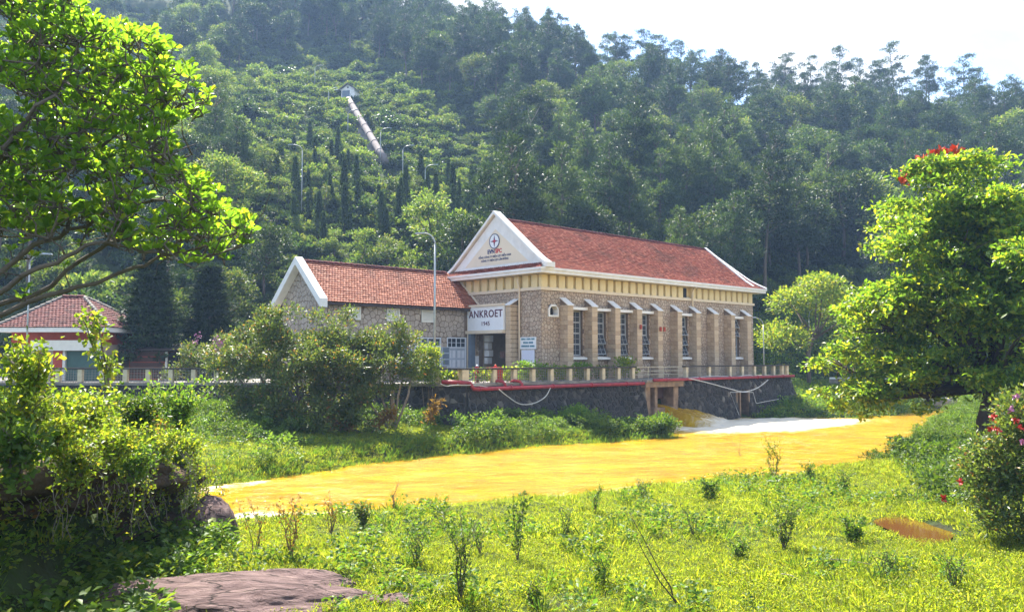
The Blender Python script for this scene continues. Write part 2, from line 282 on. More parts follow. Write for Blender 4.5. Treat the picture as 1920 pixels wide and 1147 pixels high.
# ------------------------------------------------------------------ terrain
WATER = -3.2
far_bank = [(-60, 12), (-30, 20.5), (-16, 26.3), (-11.3, 29.9), (-6.1, 38), (-1.5, 42.6), (4.1, 46.9), (9.4, 50.4), (10.6, 53), (10.9, 57.5), (12.2, 60.5), (17.6, 66.2), (20.1, 66.2), (26.2, 65.9), (31, 69.5), (36.7, 75.8), (45, 82.3), (60, 91), (90, 104), (160, 130)]
near_bank = [(170, 120), (100, 95), (66, 88), (52, 80.5), (39.5, 72.2), (31.4, 63.2), (21.8, 47.5), (17.5, 40), (14, 35.4), (10.5, 33.6), (6.8, 32.4), (2.5, 29.3), (0, 28), (-4.1, 25.9), (-8.6, 24.8), (-13, 22), (-28, 15.5), (-58, 5)]
RIV = np.array(far_bank + near_bank, float)
def poly_sd(px, py, poly):
    """signed distance, negative inside"""
    px = np.asarray(px, float); py = np.asarray(py, float)
    d = np.full(px.shape, 1e9); ins = np.zeros(px.shape, bool); n = len(poly)
    for i in range(n):
        ax, ay = poly[i]; bx_, by = poly[(i + 1) % n]
        ex, ey = bx_ - ax, by - ay; wx, wy = px - ax, py - ay
        t = np.clip((wx * ex + wy * ey) / (ex * ex + ey * ey), 0, 1)
        d = np.minimum(d, np.hypot(wx - ex * t, wy - ey * t))
        c = (ay > py) != (by > py)
        with np.errstate(divide='ignore', invalid='ignore'):
            xi = ax + (py - ay) * ex / (ey if ey else 1e-9)
        ins ^= c & (px < xi)
    return np.where(ins, -d, d)
def vnoise(x, y, s, seed=0):
    x = np.asarray(x, float) / s + seed * 17.3; y = np.asarray(y, float) / s + seed * 9.1
    xi = np.floor(x); yi = np.floor(y); fx = x - xi; fy = y - yi; fx = fx * fx * (3 - 2 * fx); fy = fy * fy * (3 - 2 * fy)
    h = lambda a, b: np.modf(np.abs(np.sin(a * 127.1 + b * 311.7) * 43758.5453))[0]
    return (h(xi, yi) * (1 - fx) + h(xi + 1, yi) * fx) * (1 - fy) + (h(xi, yi + 1) * (1 - fx) + h(xi + 1, yi + 1) * fx) * fy
E1 = L(-8, -2.1); EG0 = L(7.7, -2.1); EG1 = L(11.4, -2.1); E2 = L(27.5, -2.1); E3 = L(28.3, 6)
PLAT = np.array([(-70, 52.5), (-24, 50.9), (-6, 49.2), E1[:2], E2[:2], E3[:2], L(31, 14)[:2], L(25, 18)[:2], L(6, 17)[:2], L(-14, 17.5)[:2], (-24, 68), (-70, 66)], float)
def hill(x, y):
    base = np.interp(x, [-200, -40, -18, -5, 12, 25, 45, 70, 130], [66, 67, 70, 74, 80, 86, 93, 98, 100])
    ridge = np.interp(x, [-60, -25, 0, 40, 90], [300, 262, 232, 218, 214])
    d = y - base
    up = .53 * np.clip(d, 0, None) + 1.5 * sstep(0, 10, d)
    top = .53 * np.clip(ridge - base, 1, None) + 1.5 + 16 * sstep(-22, -60, x); up = up + 16 * sstep(-22, -60, x) * sstep(190, 280, y)
    z = np.where(y < ridge, up, top - .45 * (y - ridge))
    z = np.maximum(z, np.where(y > ridge, 5., -9))
    z = z + np.where(d > 0, (vnoise(x, y, 22, 1) - .5) * 6 * sstep(0, 30, d) + (vnoise(x, y, 7, 2) - .5) * 1.5 * sstep(0, 12, d), 0)
    return np.where(d > 0, z, -9)
def ground(x, y):
    x = np.asarray(x, float); y = np.asarray(y, float)
    sd = poly_sd(x, y, RIV); pl = poly_sd(x, y, PLAT)
    nearside = (y < np.interp(x, [-60, -11, -5, 3, 10, 20, 30, 45, 90], [8, 27, 31, 37, 43, 55, 66, 77, 98]))
    wav = (vnoise(x, y, 3.2) - .5) * .22 + (vnoise(x, y, 1.1, 3) - .5) * .08
    hn = -2.88 + wav
    hn = hn + 2.75 * sstep(12.5, 4, y)
    hn = hn + sstep(9, 23, x) * .75 * sstep(8, 16, y) + .3 * sstep(22, 40, x) + 1.5 * sstep(42, 70, x)
    hn = np.maximum(hn, np.where(y < 24, lerp(-4, -.35 + .9 * sstep(-9, -16, x), sstep(-7.7, -8.9, x + .05 * (y - 16))), -9))
    hn = hn - .26 * np.exp(-((x - 10.45) / 1.15) ** 2 - ((y - 22.4) / 1.5) ** 2)
    hf = -2.75 + .085 * np.clip(sd, 0, 14) + wav * 1.4
    hf = np.where(x > 22, np.minimum(-2.9 + .16 * np.clip(sd, 0, 40), 1.0), hf)
    h = np.where(nearside, hn, hf)
    h = np.where(sd > 0, (WATER - .12) + (h - WATER + .12) * sstep(0, 1.7, sd), WATER - .12 - np.minimum(-sd * .5, .9))
    h = np.where(pl < -.9, -.07, h)
    rim = sstep(-1, 14, pl)                       # behind the platform the slope begins
    hh = hill(x, y)
    h = np.maximum(h, np.where(pl > -.5, np.minimum(hh, hh), -9))
    h = np.where(y < -10, -.3, h)
    return h
xs = np.concatenate([[-2600, -1500, -800, -400, -260], np.arange(-190, -48, 6), np.arange(-48, 48, .75), np.arange(48, 210, 6), [260, 400, 800, 1500, 2600]])
ys = np.concatenate([[-1500, -600, -200, -60, -20, -8], np.arange(-2, 92, .75), np.arange(92, 312, 4), [316, 330, 350, 420, 600, 1000, 1800, 2800]])
GX, GY = np.meshgrid(xs, ys); GZ = ground(GX, GY)
nx, ny = len(xs), len(ys)
idx = np.arange(nx * ny).reshape(ny, nx)
Fq = np.stack([idx[:-1, :-1], idx[:-1, 1:], idx[1:, 1:], idx[1:, :-1]], -1).reshape(-1, 4)
def ground_mat():
    m, t, out = nmat('ground_soil_and_moss'); N = t.nodes; K = t.links
    p = N.new('ShaderNodeBsdfPrincipled'); p.inputs['Roughness'].default_value = .95; p.inputs['Specular IOR Level'].default_value = .15
    tc = N.new('ShaderNodeTexCoord')
    n = N.new('ShaderNodeTexNoise'); n.inputs['Scale'].default_value = .5; n.inputs['Detail'].default_value = 10; n.inputs['Roughness'].default_value = .7; K.new(tc.outputs['Object'], n.inputs['Vector'])
    r = ramp_node(t, [(.3, (.03, .03, .014)), (.5, (.035, .055, .014)), (.7, (.05, .075, .018))]); K.new(n.outputs['Fac'], r.inputs[0]); K.new(r.outputs[0], p.inputs['Base Color'])
    b = N.new('ShaderNodeBump'); b.inputs['Distance'].default_value = .15; n2 = N.new('ShaderNodeTexNoise'); n2.inputs['Scale'].default_value = 6; n2.inputs['Detail'].default_value = 8
    K.new(tc.outputs['Object'], n2.inputs['Vector']); K.new(n2.outputs['Fac'], b.inputs['Height']); K.new(b.outputs[0], p.inputs['Normal'])
    K.new(p.outputs[0], out.inputs['Surface']); return m
M['ground'] = ground_mat()
g_o = link('ground', np_mesh('ground', np.stack([GX.ravel(), GY.ravel(), GZ.ravel()], -1), Fq, True), None, M['ground']); tag(g_o, 'green valley floor and wooded hillside rising behind the buildings', 'ground', kind='structure')

# ------------------------------------------------------------------ river
def water_mat():
    m, t, out = nmat('muddy_water'); N = t.nodes; K = t.links
    p = N.new('ShaderNodeBsdfPrincipled'); p.inputs['Specular IOR Level'].default_value = .28; p.inputs['IOR'].default_value = 1.33
    tc = N.new('ShaderNodeTexCoord'); mp = N.new('ShaderNodeMapping'); mp.inputs['Rotation'].default_value = (0, 0, -math.radians(38)); mp.inputs['Scale'].default_value = (.6, 1.3, 1)
    K.new(tc.outputs['Object'], mp.inputs['Vector'])
    n = N.new('ShaderNodeTexNoise'); n.inputs['Scale'].default_value = .8; n.inputs['Detail'].default_value = 6; n.inputs['Distortion'].default_value = .8; K.new(mp.outputs[0], n.inputs['Vector'])
    r = ramp_node(t, [(.3, (.36, .185, .002)), (.5, (.45, .255, .003)), (.72, (.56, .36, .012))]); K.new(n.outputs['Fac'], r.inputs[0])
    at_ = N.new('ShaderNodeAttribute'); at_.attribute_name = 'foam_glint'
    n2 = N.new('ShaderNodeTexNoise'); n2.inputs['Scale'].default_value = 2.2; n2.inputs['Detail'].default_value = 8; n2.inputs['Roughness'].default_value = .7; n2.inputs['Distortion'].default_value = .6; K.new(mp.outputs[0], n2.inputs['Vector'])
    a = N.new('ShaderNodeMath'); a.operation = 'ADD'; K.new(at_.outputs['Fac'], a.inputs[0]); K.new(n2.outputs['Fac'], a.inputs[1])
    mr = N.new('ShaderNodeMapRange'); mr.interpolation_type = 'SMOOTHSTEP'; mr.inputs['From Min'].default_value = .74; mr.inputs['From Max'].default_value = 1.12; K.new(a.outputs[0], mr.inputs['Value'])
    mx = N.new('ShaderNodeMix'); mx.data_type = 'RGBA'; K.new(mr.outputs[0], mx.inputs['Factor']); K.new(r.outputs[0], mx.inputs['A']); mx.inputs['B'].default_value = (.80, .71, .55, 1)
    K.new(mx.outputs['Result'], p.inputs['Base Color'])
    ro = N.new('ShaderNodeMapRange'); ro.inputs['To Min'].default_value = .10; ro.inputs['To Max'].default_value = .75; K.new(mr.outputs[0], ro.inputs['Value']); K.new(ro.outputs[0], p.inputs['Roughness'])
    w = N.new('ShaderNodeTexNoise'); w.inputs['Scale'].default_value = 1.5; w.inputs['Detail'].default_value = 6; w.inputs['Roughness'].default_value = .6; w.inputs['Distortion'].default_value = .5; K.new(mp.outputs[0], w.inputs['Vector'])
    b = N.new('ShaderNodeBump'); b.inputs['Strength'].default_value = 1; b.inputs['Distance'].default_value = .5; K.new(w.outputs['Fac'], b.inputs['Height']); K.new(b.outputs[0], p.inputs['Normal'])
    K.new(p.outputs[0], out.inputs['Surface']); return m
M['water'] = water_mat()
def foam_glint_attr(me, vals):
    a = me.attributes.new('foam_glint', 'FLOAT', 'POINT'); a.data.foreach_set('value', np.asarray(vals, np.float32))
wx = np.concatenate([np.arange(-62, -22, 2), np.arange(-22, 34, .4), np.arange(34, 172, 2)]); wy = np.concatenate([np.arange(4, 20, 1), np.arange(20, 72, .4), np.arange(72, 134, 2)])
WX, WY = np.meshgrid(wx, wy)
plunge = L(13.5, -5.2)[:2]
du = (WX - plunge[0]) * UU[0] + (WY - plunge[1]) * UU[1]; dg = (WX - plunge[0]) * GG[0] + (WY - plunge[1]) * GG[1]
fo = np.exp(-(((du - 1) / 7.5) ** 2 + ((dg + .8) / 3.4) ** 2)) * 1.25 + .5 * np.exp(-(((du - 4) / 9) ** 2 + ((dg + 4.5) / 2.0) ** 2))
nbd = np.abs(poly_sd(WX, WY, RIV))
fo = fo + .42 * np.exp(-(nbd / .8) ** 2) * (WY < 33) + .22 * np.exp(-((WX + 9.5) / 5.5) ** 2 - ((WY - 26.5) / 2.6) ** 2)  # near-bank foam, raised to paint white glints onto the water
WZ = WATER + .07 * (vnoise(WX, WY, .8, 5) - .5) + .10 * (vnoise(WX, WY, 2.1, 6) - .5) + fo * (.16 * vnoise(WX, WY, .9, 7) + .05 * vnoise(WX, WY, .45, 8))
iw = np.arange(WX.size).reshape(WX.shape); Fw = np.stack([iw[:-1, :-1], iw[:-1, 1:], iw[1:, 1:], iw[1:, :-1]], -1).reshape(-1, 4)
keep = (poly_sd(WX, WY, RIV) < 2.2).ravel()[Fw].any(1); Fw = Fw[keep]
wm = np_mesh('river', np.stack([WX.ravel(), WY.ravel(), WZ.ravel()], -1), Fw, True); foam_glint_attr(wm, np.clip(fo, 0, 1).ravel())
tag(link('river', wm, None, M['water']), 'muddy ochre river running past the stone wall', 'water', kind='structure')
# water shooting out of the outlet and down the apron
N1, N2 = 34, 26; V = []; fv = []
for i in range(N1):
    s = i / (N1 - 1)
    for j in range(N2):
        q = j / (N2 - 1)
        a = lerp(8.9, 11.0, q) * (1 - s) + lerp(9.6, 17.0, q) * s; b = lerp(.6, lerp(-7.0, -3.1, q), s)
        z = -1.72 - .1 * s if s < .25 else lerp(-1.745, WATER - .06, ((s - .25) / .75) ** 1.5)
        p = L(a, b, z); w = .22 * s + .04
        p[2] += ((vnoise(a * 1.0, b * .35, .5, 9) - .5) + .4 * (vnoise(a * 1.0, b * .35, .25, 10) - .5)) * (w * .6 + .05) + .10 * math.sin(q * 9 + s * 3) * (1 - s)
        if j == 0: p[2] = WATER - .4
        V.append(p); fv.append(.12 + .62 * s ** 4)
ia = np.arange(N1 * N2).reshape(N1, N2); Fa = np.stack([ia[:-1, :-1], ia[1:, :-1], ia[1:, 1:], ia[:-1, 1:]], -1).reshape(-1, 4)
am = np_mesh('outfall_water', V, Fa, True); foam_glint_attr(am, fv)
tag(link('outfall_water', am, None, M['water']), 'foaming brown water pouring from the outlet in the wall', 'water', kind='structure')

# ------------------------------------------------------------------ stone surfaces
def clip_poly(poly, nx_, ny_, c):
    out = []; m = len(poly)
    for i in range(m):
        p = poly[i]; q = poly[(i + 1) % m]; dp = p[0] * nx_ + p[1] * ny_ - c; dq = q[0] * nx_ + q[1] * ny_ - c
        if dp <= 0: out.append(p)
        if (dp < 0 < dq) or (dq < 0 < dp):
            t = dp / (dp - dq); out.append((p[0] + (q[0] - p[0]) * t, p[1] + (q[1] - p[1]) * t))
    return out
def cells(x0, x1, y0, y1, sp, rng, holes=(), jit=.42, outline=None, aspect=1.0):
    """polygonal rubble: Voronoi cells of jittered seeds, cut back at openings. outline = list of half planes (nx,ny,c)"""
    sx, sy = sp * aspect, sp
    nx_ = max(1, int(round((x1 - x0) / sx))); ny_ = max(1, int(round((y1 - y0) / sy))); sx = (x1 - x0) / nx_; sy = (y1 - y0) / ny_
    S = {}
    for i in range(-2, nx_ + 2):
        for j in range(-2, ny_ + 2):
            S[i, j] = (x0 + (i + .5 + .25 * (j % 2) + rng.uniform(-jit, jit)) * sx, y0 + (j + .5 + rng.uniform(-jit, jit)) * sy)
    res = []
    for i in range(-1, nx_ + 1):
        for j in range(-1, ny_ + 1):
            s = S[i, j]; poly = [(s[0] - 2 * sx, s[1] - 2 * sy), (s[0] + 2 * sx, s[1] - 2 * sy), (s[0] + 2 * sx, s[1] + 2 * sy), (s[0] - 2 * sx, s[1] + 2 * sy)]
            for di in (-2, -1, 0, 1, 2):
                for dj in (-2, -1, 0, 1, 2):
                    if (di or dj) and (i + di, j + dj) in S:
                        o = S[i + di, j + dj]; a, b = o[0] - s[0], o[1] - s[1]
                        poly = clip_poly(poly, a, b, (o[0] ** 2 + o[1] ** 2 - s[0] ** 2 - s[1] ** 2) / 2)
                        if len(poly) < 3: break
            for h in ((-1, 0, -x0), (1, 0, x1), (0, -1, -y0), (0, 1, y1)) + tuple(outline or ()):
                if len(poly) >= 3: poly = clip_poly(poly, *h)
            bad = False
            for (hx0, hx1, hy0, hy1) in holes:
                if len(poly) < 3: break
                if max(p[0] for p in poly) <= hx0 or min(p[0] for p in poly) >= hx1 or max(p[1] for p in poly) <= hy0 or min(p[1] for p in poly) >= hy1: continue
                if hx0 < s[0] < hx1 and hy0 < s[1] < hy1: bad = True; break
                opts = [(s[0] - hx1, (-1, 0, -hx1)), (hx0 - s[0], (1, 0, hx0)), (s[1] - hy1, (0, -1, -hy1)), (hy0 - s[1], (0, 1, hy0))]
                poly = clip_poly(poly, *max(opts)[1])
            if bad or len(poly) < 3: continue
            A = abs(sum(poly[k][0] * poly[(k + 1) % len(poly)][1] - poly[(k + 1) % len(poly)][0] * poly[k][1] for k in range(len(poly)))) / 2
            if A > .12 * sx * sy: res.append(poly)
    return res
def stones(polys, place, rng, gap=.02, proud=.035, bev=.03):
    """each polygon -> a slightly pillowed stone. place(u,v,h) gives the 3-d point h metres in front of the wall plane"""
    mb = MB()
    for poly in polys:
        cx = sum(p[0] for p in poly) / len(poly); cy_ = sum(p[1] for p in poly) / len(poly)
        r = max(1e-3, min(math.hypot(p[0] - cx, p[1] - cy_) for p in poly)); n = len(poly)
        k1 = max(.4, 1 - gap / r); k2 = max(.25, 1 - (gap + bev) / r); h = proud * rng.uniform(.6, 1.35)
        tx, ty = rng.uniform(-.05, .05), rng.uniform(-.05, .05)
        v = [place(cx + (p[0] - cx) * k1, cy_ + (p[1] - cy_) * k1, -.01) for p in poly] + [place(cx + (p[0] - cx) * k2, cy_ + (p[1] - cy_) * k2, h + tx * (p[0] - cx) + ty * (p[1] - cy_)) for p in poly]
        mb.add(v, [(i, (i + 1) % n, n + (i + 1) % n, n + i) for i in range(n)] + [tuple(range(n, 2 * n))])
    return mb

# ------------------------------------------------------------------ platform, retaining walls
rng = random.Random(5)
deck = MB(); pz = [(p[0], p[1], 0.) for p in PLAT]
deck.extrude(pz, (0, 0, -.05)).build('deck', M['concrete']); tag(bpy.data.objects['deck'], 'concrete platform in front of the buildings', 'platform', kind='structure')
def retaining(name, p0, p1, zt, zb, label, batter=.22, sp=.33, th=.9, holes=()):
    p0 = np.array(p0[:2], float); p1 = np.array(p1[:2], float); d = p1 - p0; Ln = np.linalg.norm(d); d /= Ln; nrm = np.array([d[1], -d[0]])
    o = empty(name, (p0[0], p0[1], zb), math.atan2(d[1], d[0]), label, 'wall')
    H = zt - zb
    # local: x along wall, -y outwards, z up from base
    def place(u, v, h): return (u, -batter * (H - v) - h, v)
    mb = MB(); segs = []; cur = 0.
    for (h0, h1, v0, v1) in sorted(holes):
        segs += [(cur, h0, 0, H), (h0, h1, v1, H)] + ([(h0, h1, 0, v0)] if v0 > 0 else []); cur = h1
    segs.append((cur, Ln, 0, H))
    for (a, b, v0, v1) in segs:
        if b - a < .01: continue
        mb.hexa([place(a, v0, 0), place(b, v0, 0), (b, th, v0), (a, th, v0), place(a, v1, 0), place(b, v1, 0), (b, th, v1), (a, th, v1)])
    mb.build('wall_core', M['darkmortar'], o)
    st = stones(cells(0, Ln, 0, H, sp, rng, holes, aspect=1.25), place, rng, .022, .05, .04).build('stone', M['basalt'], o); st['kind'] = 'stuff'
    c = MB(); c.box(-.05, Ln + .05, -.16, .5, H - .002, H + .13).build('coping', M['concrete'], o)
    return o
ZT = -.13
retaining('retaining_wall', (-40, 51.5 - .03), (-6, 49.2), ZT, -3.0, 'dark stone retaining wall below the railing of the small house on the left')
retaining('retaining_wall', (-6, 49.2), E1, ZT, -3.0, 'short dark retaining wall behind the olive shrub where the wall bends')
retaining('retaining_wall', E1, EG0, ZT, -3.3, 'long dark stone retaining wall with red pipe, left of the water outlet')
retaining('retaining_wall', EG1, E2, ZT, -3.6, 'dark retaining wall with arched drain, right of the water outlet', holes=((7.4, 9.0, .1, 2.55),))
retaining('retaining_wall', E2, L(29.5, 9), ZT, -3.6, 'sloping mossy return wall at the far right end of the platform', batter=.5)
# drain tunnel behind the hole in the right wall
o = empty('drain_culvert', L(18.8, -1.9, -3.5), TH, 'narrow dark drain opening in the right hand retaining wall', 'culvert')
bx('side_wall', M['concrete_warm'], o, -.12, .0, -.6, 2.6, 0, 2.5); bx('side_wall', M['concrete_warm'], o, 1.6, 1.72, -.6, 2.6, 0, 2.5)
bx('back_wall', M['dark'], o, 0.01, 1.59, 2.5, 2.6, 0, 2.5); bx('divider', M['concrete_warm'], o, .95, 1.12, -.2, 2.4, 0, 2.49)
# outlet structure
o = empty('water_outlet', L(7.7, -2.1, -3.4), TH, 'concrete outlet with two bays under the footbridge, water rushing out', 'outlet')
for a0, a1, n in ((-.02, .5, 'pier'), (1.0, 1.3, 'pier'), (3.15, 3.72, 'pier')): bx(n, M['concrete_warm'], o, a0, a1, -.25, 2.0, 0, 2.86)
bx('bridge_beam', M['concrete_warm'], o, -.3, 4.0, -.5, 2.2, 2.862, 3.22)
bx('deck_slab', M['concrete'], o, -.3, 4.0, -.62, 2.2, 3.225, 3.37)
bx('back_wall', M['dark'], o, -.02, 3.7, 2.05, 2.15, 0, 2.86); bx('sill', M['concrete_warm'], o, .5, 3.15, -.6, 2.0, 0, 1.45)
bx('gate_plate', M['brown'], o, 1.9, 3.1, .6, .68, 2.0, 2.86)
# ------------------------------------------------------------------ building helpers
def roof_tiles(P0, A, length, prof, tw, tl, rng, keep=None):
    """courses of flat clay tiles; P0 lower corner, A unit vector along the eave, prof = 3-d offsets from eave up to ridge"""
    mb = MB(); A = np.array(A, float); P0 = np.array(P0, float); nc = max(1, int(round(length / tw))); tw = length / nc; row = 0
    for q0, q1 in zip(prof[:-1], prof[1:]):
        q0 = np.array(q0, float); q1 = np.array(q1, float); d = q1 - q0; Ls = np.linalg.norm(d); d = d / Ls; N_ = np.cross(A, d); N_ = N_ if N_[2] > 0 else -N_
        nr = max(1, int(round(Ls / tl))); st = Ls / nr
        for r in range(nr):
            off = (row % 2) * .5 * tw; row += 1
            for c in range(-1 if off else 0, nc):
                u0 = max(0, c * tw + off + .006); u1 = min(length, (c + 1) * tw + off - .006)
                if u1 - u0 < .04: continue
                base = P0 + q0 + d * (r * st)
                if keep and not keep(base + A * (u0 + u1) / 2 + d * st * .5): continue
                j = rng.uniform(-.008, .012); k = rng.uniform(-.007, .007)
                lo, hi = .075 + j, .03 + j
                a = base + A * u0; b = base + A * u1; e = d * st * 1.06; m = (a + b) / 2
                v = [a + N_ * (lo + k), m + N_ * (lo - .022), b + N_ * (lo - k), b + e + N_ * hi, m + e + N_ * (hi - .022), a + e + N_ * hi, a + N_ * .02, m + N_ * .0, b + N_ * .02]
                mb.add(v, [(0, 1, 4, 5), (1, 2, 3, 4), (6, 7, 1, 0), (7, 8, 2, 1), (0, 5, 6), (8, 3, 2)])
    return mb
def ridge_caps(P0, P1, w, h, step, rng):
    mb = MB(); P0 = np.array(P0, float); P1 = np.array(P1, float); d = P1 - P0; Ln = np.linalg.norm(d); d /= Ln; s = np.cross(d, (0, 0, 1.)); s /= np.linalg.norm(s); up = np.cross(s, d); n = int(Ln / step)
    for i in range(n):
        a = P0 + d * (i * Ln / n); b = P0 + d * ((i + 1.06) * Ln / n); z0 = rng.uniform(0, .02)
        ring = [(-w, -h * .6), (-w * .7, h * .5), (0, h), (w * .7, h * .5), (w, -h * .6)]
        v = [a + s * x + up * (y + .03 + z0) for x, y in ring] + [b + s * x * .9 + up * y for x, y in ring]
        mb.add(v, [(k, k + 1, 6 + k, 5 + k) for k in range(4)] + [(0, 1, 2, 3, 4)])
    return mb
def text(name, body, size, mat, parent, loc, xdir, ydir, space=1.0, bold=0., ex=.012):
    cu = bpy.data.curves.new(name, 'FONT'); cu.body = body; cu.size = size; cu.extrude = ex; cu.align_x = 'CENTER'; cu.align_y = 'CENTER'; cu.space_character = space; cu.offset = bold
    cu.materials.append(mat); cu.resolution_u = 3
    o = bpy.data.objects.new(name, cu); COL.objects.link(o); o.parent = parent
    bpy.context.view_layer.update(); me = bpy.data.meshes.new_from_object(o.evaluated_get(bpy.context.evaluated_depsgraph_get())); me.name = name
    bpy.data.objects.remove(o); o = link(name, me, parent)
    x = Vector(xdir); y = Vector(ydir); z = x.cross(y); m = Matrix((x, y, z)).transposed().to_4x4(); m.translation = Vector(loc); o.matrix_local = m
    return o
XG, ZU = (0, -1, 0), (0, 0, 1)

# ------------------------------------------------------------------ main power station hall
rng = random.Random(11)
B = empty('power_station_hall', O, TH, 'long rubble stone hall with red tiled roof, white gable emblem and buttressed wall', 'building')
BW = .63; BA = [2.55 + 2.447 * i for i in range(10)]                 # buttresses along the river front
WIN = [0, 1, 2, 3, 5, 8]; wins = [(BA[i] + BW + .2, BA[i + 1] - .2) for i in WIN]; WZ0, WZ1 = 1.6, 4.72
VENT = (1.5, 2.28, 4.3, 5.0)
def wall_with_holes(x0, x1, z0, z1, holes, fn):
    mb = MB(); hs = sorted(holes); cur = x0
    for (h0, h1, v0, v1) in hs:
        if h0 > cur: fn(mb, cur, h0, z0, z1)
        if v0 > z0: fn(mb, h0, h1, z0, v0)
        if v1 < z1: fn(mb, h0, h1, v1, z1)
        cur = h1
    fn(mb, cur, x1, z0, z1); return mb
fh = [(a, b, WZ0, WZ1) for a, b in wins] + [VENT]
wall_with_holes(.8, 26.6, -.05, 6.0, fh, lambda m, a, b, z0, z1: m.box(a, b, .8, 1.2, z0, z1)).build('wall', M['mortar'], B)
st = stones(cells(.8, 26.6, 0, 5.96, .26, rng, fh), lambda u, v, h: (u, .8 - h, v), rng, .009, .016, .022).build('stone', M['stone'], B); st['kind'] = 'stuff'
PB0, PB1, PZ = 3.55, 7.1, 3.15
gh = [(PB0, PB1, -.05, PZ)]
wall_with_holes(1.2, 9.3, -.05, 6.0, gh, lambda m, a, b, z0, z1: m.box(.8, 1.2, a, b, z0, z1)).build('wall', M['mortar'], B)
st = stones(cells(.8, 9.3, 0, 5.96, .26, rng, gh), lambda u, v, h: (.8 - h, u, v), rng, .009, .016, .022).build('stone', M['stone'], B); st['kind'] = 'stuff'
bx('wall', M['tan'], B, 26.2, 26.6, 1.2, 8.9, -.05, 6.0); bx('wall', M['tan'], B, 1.2, 26.6, 8.9, 9.3, -.05, 6.0)
bx('ceiling', M['soffit'], B, .86, 26.54, .86, 9.24, 6.16, 6.22); bx('floor', M['concrete'], B, .9, 26.5, 1.25, 8.85, .004, .02)
# band and frieze
MB().box(.68, 26.72, .68, .95, 5.96, 6.15).box(.68, .95, .95, 9.42, 5.96, 6.15).box(26.45, 26.72, .95, 9.42, 5.96, 6.15).build('band_moulding', M['cream'], B)
MB().box(.98, 26.42, .98, 1.2, 6.15, 7.0).box(.98, 1.2, 1.2, 9.1, 6.15, 7.0).box(26.2, 26.42, 1.2, 9.1, 6.15, 7.0).box(.98, 26.42, 9.1, 9.3, 6.15, 7.0).build('frieze_wall', M['frieze'], B)
fm = MB().box(0, .57, -.25, 0, 0, .845).mesh('frieze_block'); fm.materials.append(M['frieze'])
for i in range(31):
    if i == 19: continue
    q = link('frieze_block', fm, B); q.location = (.74 + i * .838, .975, 6.152)
for i in range(10):
    q = link('frieze_block', fm, B); q.location = (.975, 9.28 - i * .845, 6.152); q.rotation_euler = (0, 0, -math.pi / 2)
bx('frieze_opening', M['dark'], B, .74 + 19 * .838 + .1, .74 + 19 * .838 + .5, .93, .975, 6.2, 6.95)
# eave
MB().box(-.02, 27.42, -.02, .12, 7.02, 7.36).box(-.02, .12, .12, 9.98, 7.02, 7.36).box(27.28, 27.42, .12, 9.98, 7.02, 7.36).box(-.02, 27.42, 9.98, 10.12, 7.02, 7.36).build('fascia', M['white'], B)
MB().box(.12, 27.28, .12, 9.98, 7.03, 7.10).build('soffit', M['soffit'], B)
MB().box(-.10, 27.5, -.10, -.02, 7.22, 7.37).box(-.10, -.02, -.02, 10.12, 7.22, 7.37).build('gutter', M['white'], B)
# roof
prof = [(0, 0, 0), (0, 1.1, .64), (0, 5.05, 3.80)]; profb = [(0, 0, 0), (0, -1.1, .64), (0, -5.05, 3.80)]; RZ = 7.33
RA0, RA1 = .9, 25.9
roof = MB()
for P, pr in (((0, 0, RZ), prof), ((0, 10.1, RZ), profb)):
    for q0, q1 in zip(pr[:-1], pr[1:]):
        roof.add([(RA0 - .3, P[1] + q0[1], RZ + q0[2]), (RA1 + .3, P[1] + q0[1], RZ + q0[2]), (RA1 + .3, P[1] + q1[1], RZ + q1[2]), (RA0 - .3, P[1] + q1[1], RZ + q1[2])], [(0, 1, 2, 3)])
for a0, a1 in ((.0, .62), (27.4, 26.1)):
    roof.add([(a0, 0, RZ), (a0, 10.1, RZ), (a1, 9.5, RZ + .4), (a1, .6, RZ + .4)], [(0, 1, 2, 3)])
roof.add([(25.9, 0, RZ), (27.3, 0, RZ), (26.8, 1.1, RZ + .62), (25.9, 1.1, RZ + .62), (26.1, 3.0, RZ + 2.12), (25.9, 5.0, RZ + 3.75)], [(0, 1, 2, 3), (3, 2, 4, 5)])
roof = roof.build('roof', M['under'], B)
def rt(name, mb, mat=M['tile'], par=None):
    q = mb.build(name, mat, par or roof); q['kind'] = 'stuff'; return q
rt('tile', roof_tiles((RA0 + .1, -.06, RZ), (1, 0, 0), RA1 - RA0 - .1, prof, .19, .2, rng))
rt('tile', roof_tiles((RA1, 10.16, RZ), (-1, 0, 0), RA1 - RA0, profb, .19, .2, rng))
rt('tile', roof_tiles((RA1, -.06, RZ), (1, 0, 0), 1.5, prof, .19, .2, rng, lambda p: p[0] < 25.9 + 1.35 * max(0., 1 - p[1] / 5.05) ** 1.5))
rt('tile', roof_tiles((-.06, 10.1, RZ), (0, -1, 0), 10.1, [(0, 0, 0), (.68, 0, .42)], .21, .22, rng, lambda p: p[0] < p[1] + .1 and p[0] < 10.2 - p[1]))
rt('tile', roof_tiles((27.46, 0, RZ), (0, 1, 0), 10.1, [(0, 0, 0), (-1.3, 0, .42)], .21, .24, rng, lambda p: 27.46 - p[0] < p[1] * 1.2 + .1))
rt('ridge_cap', ridge_caps((RA0, 5.05, RZ + 3.84), (RA1, 5.05, RZ + 3.84), .17, .11, .4, rng), M['tile_old'])
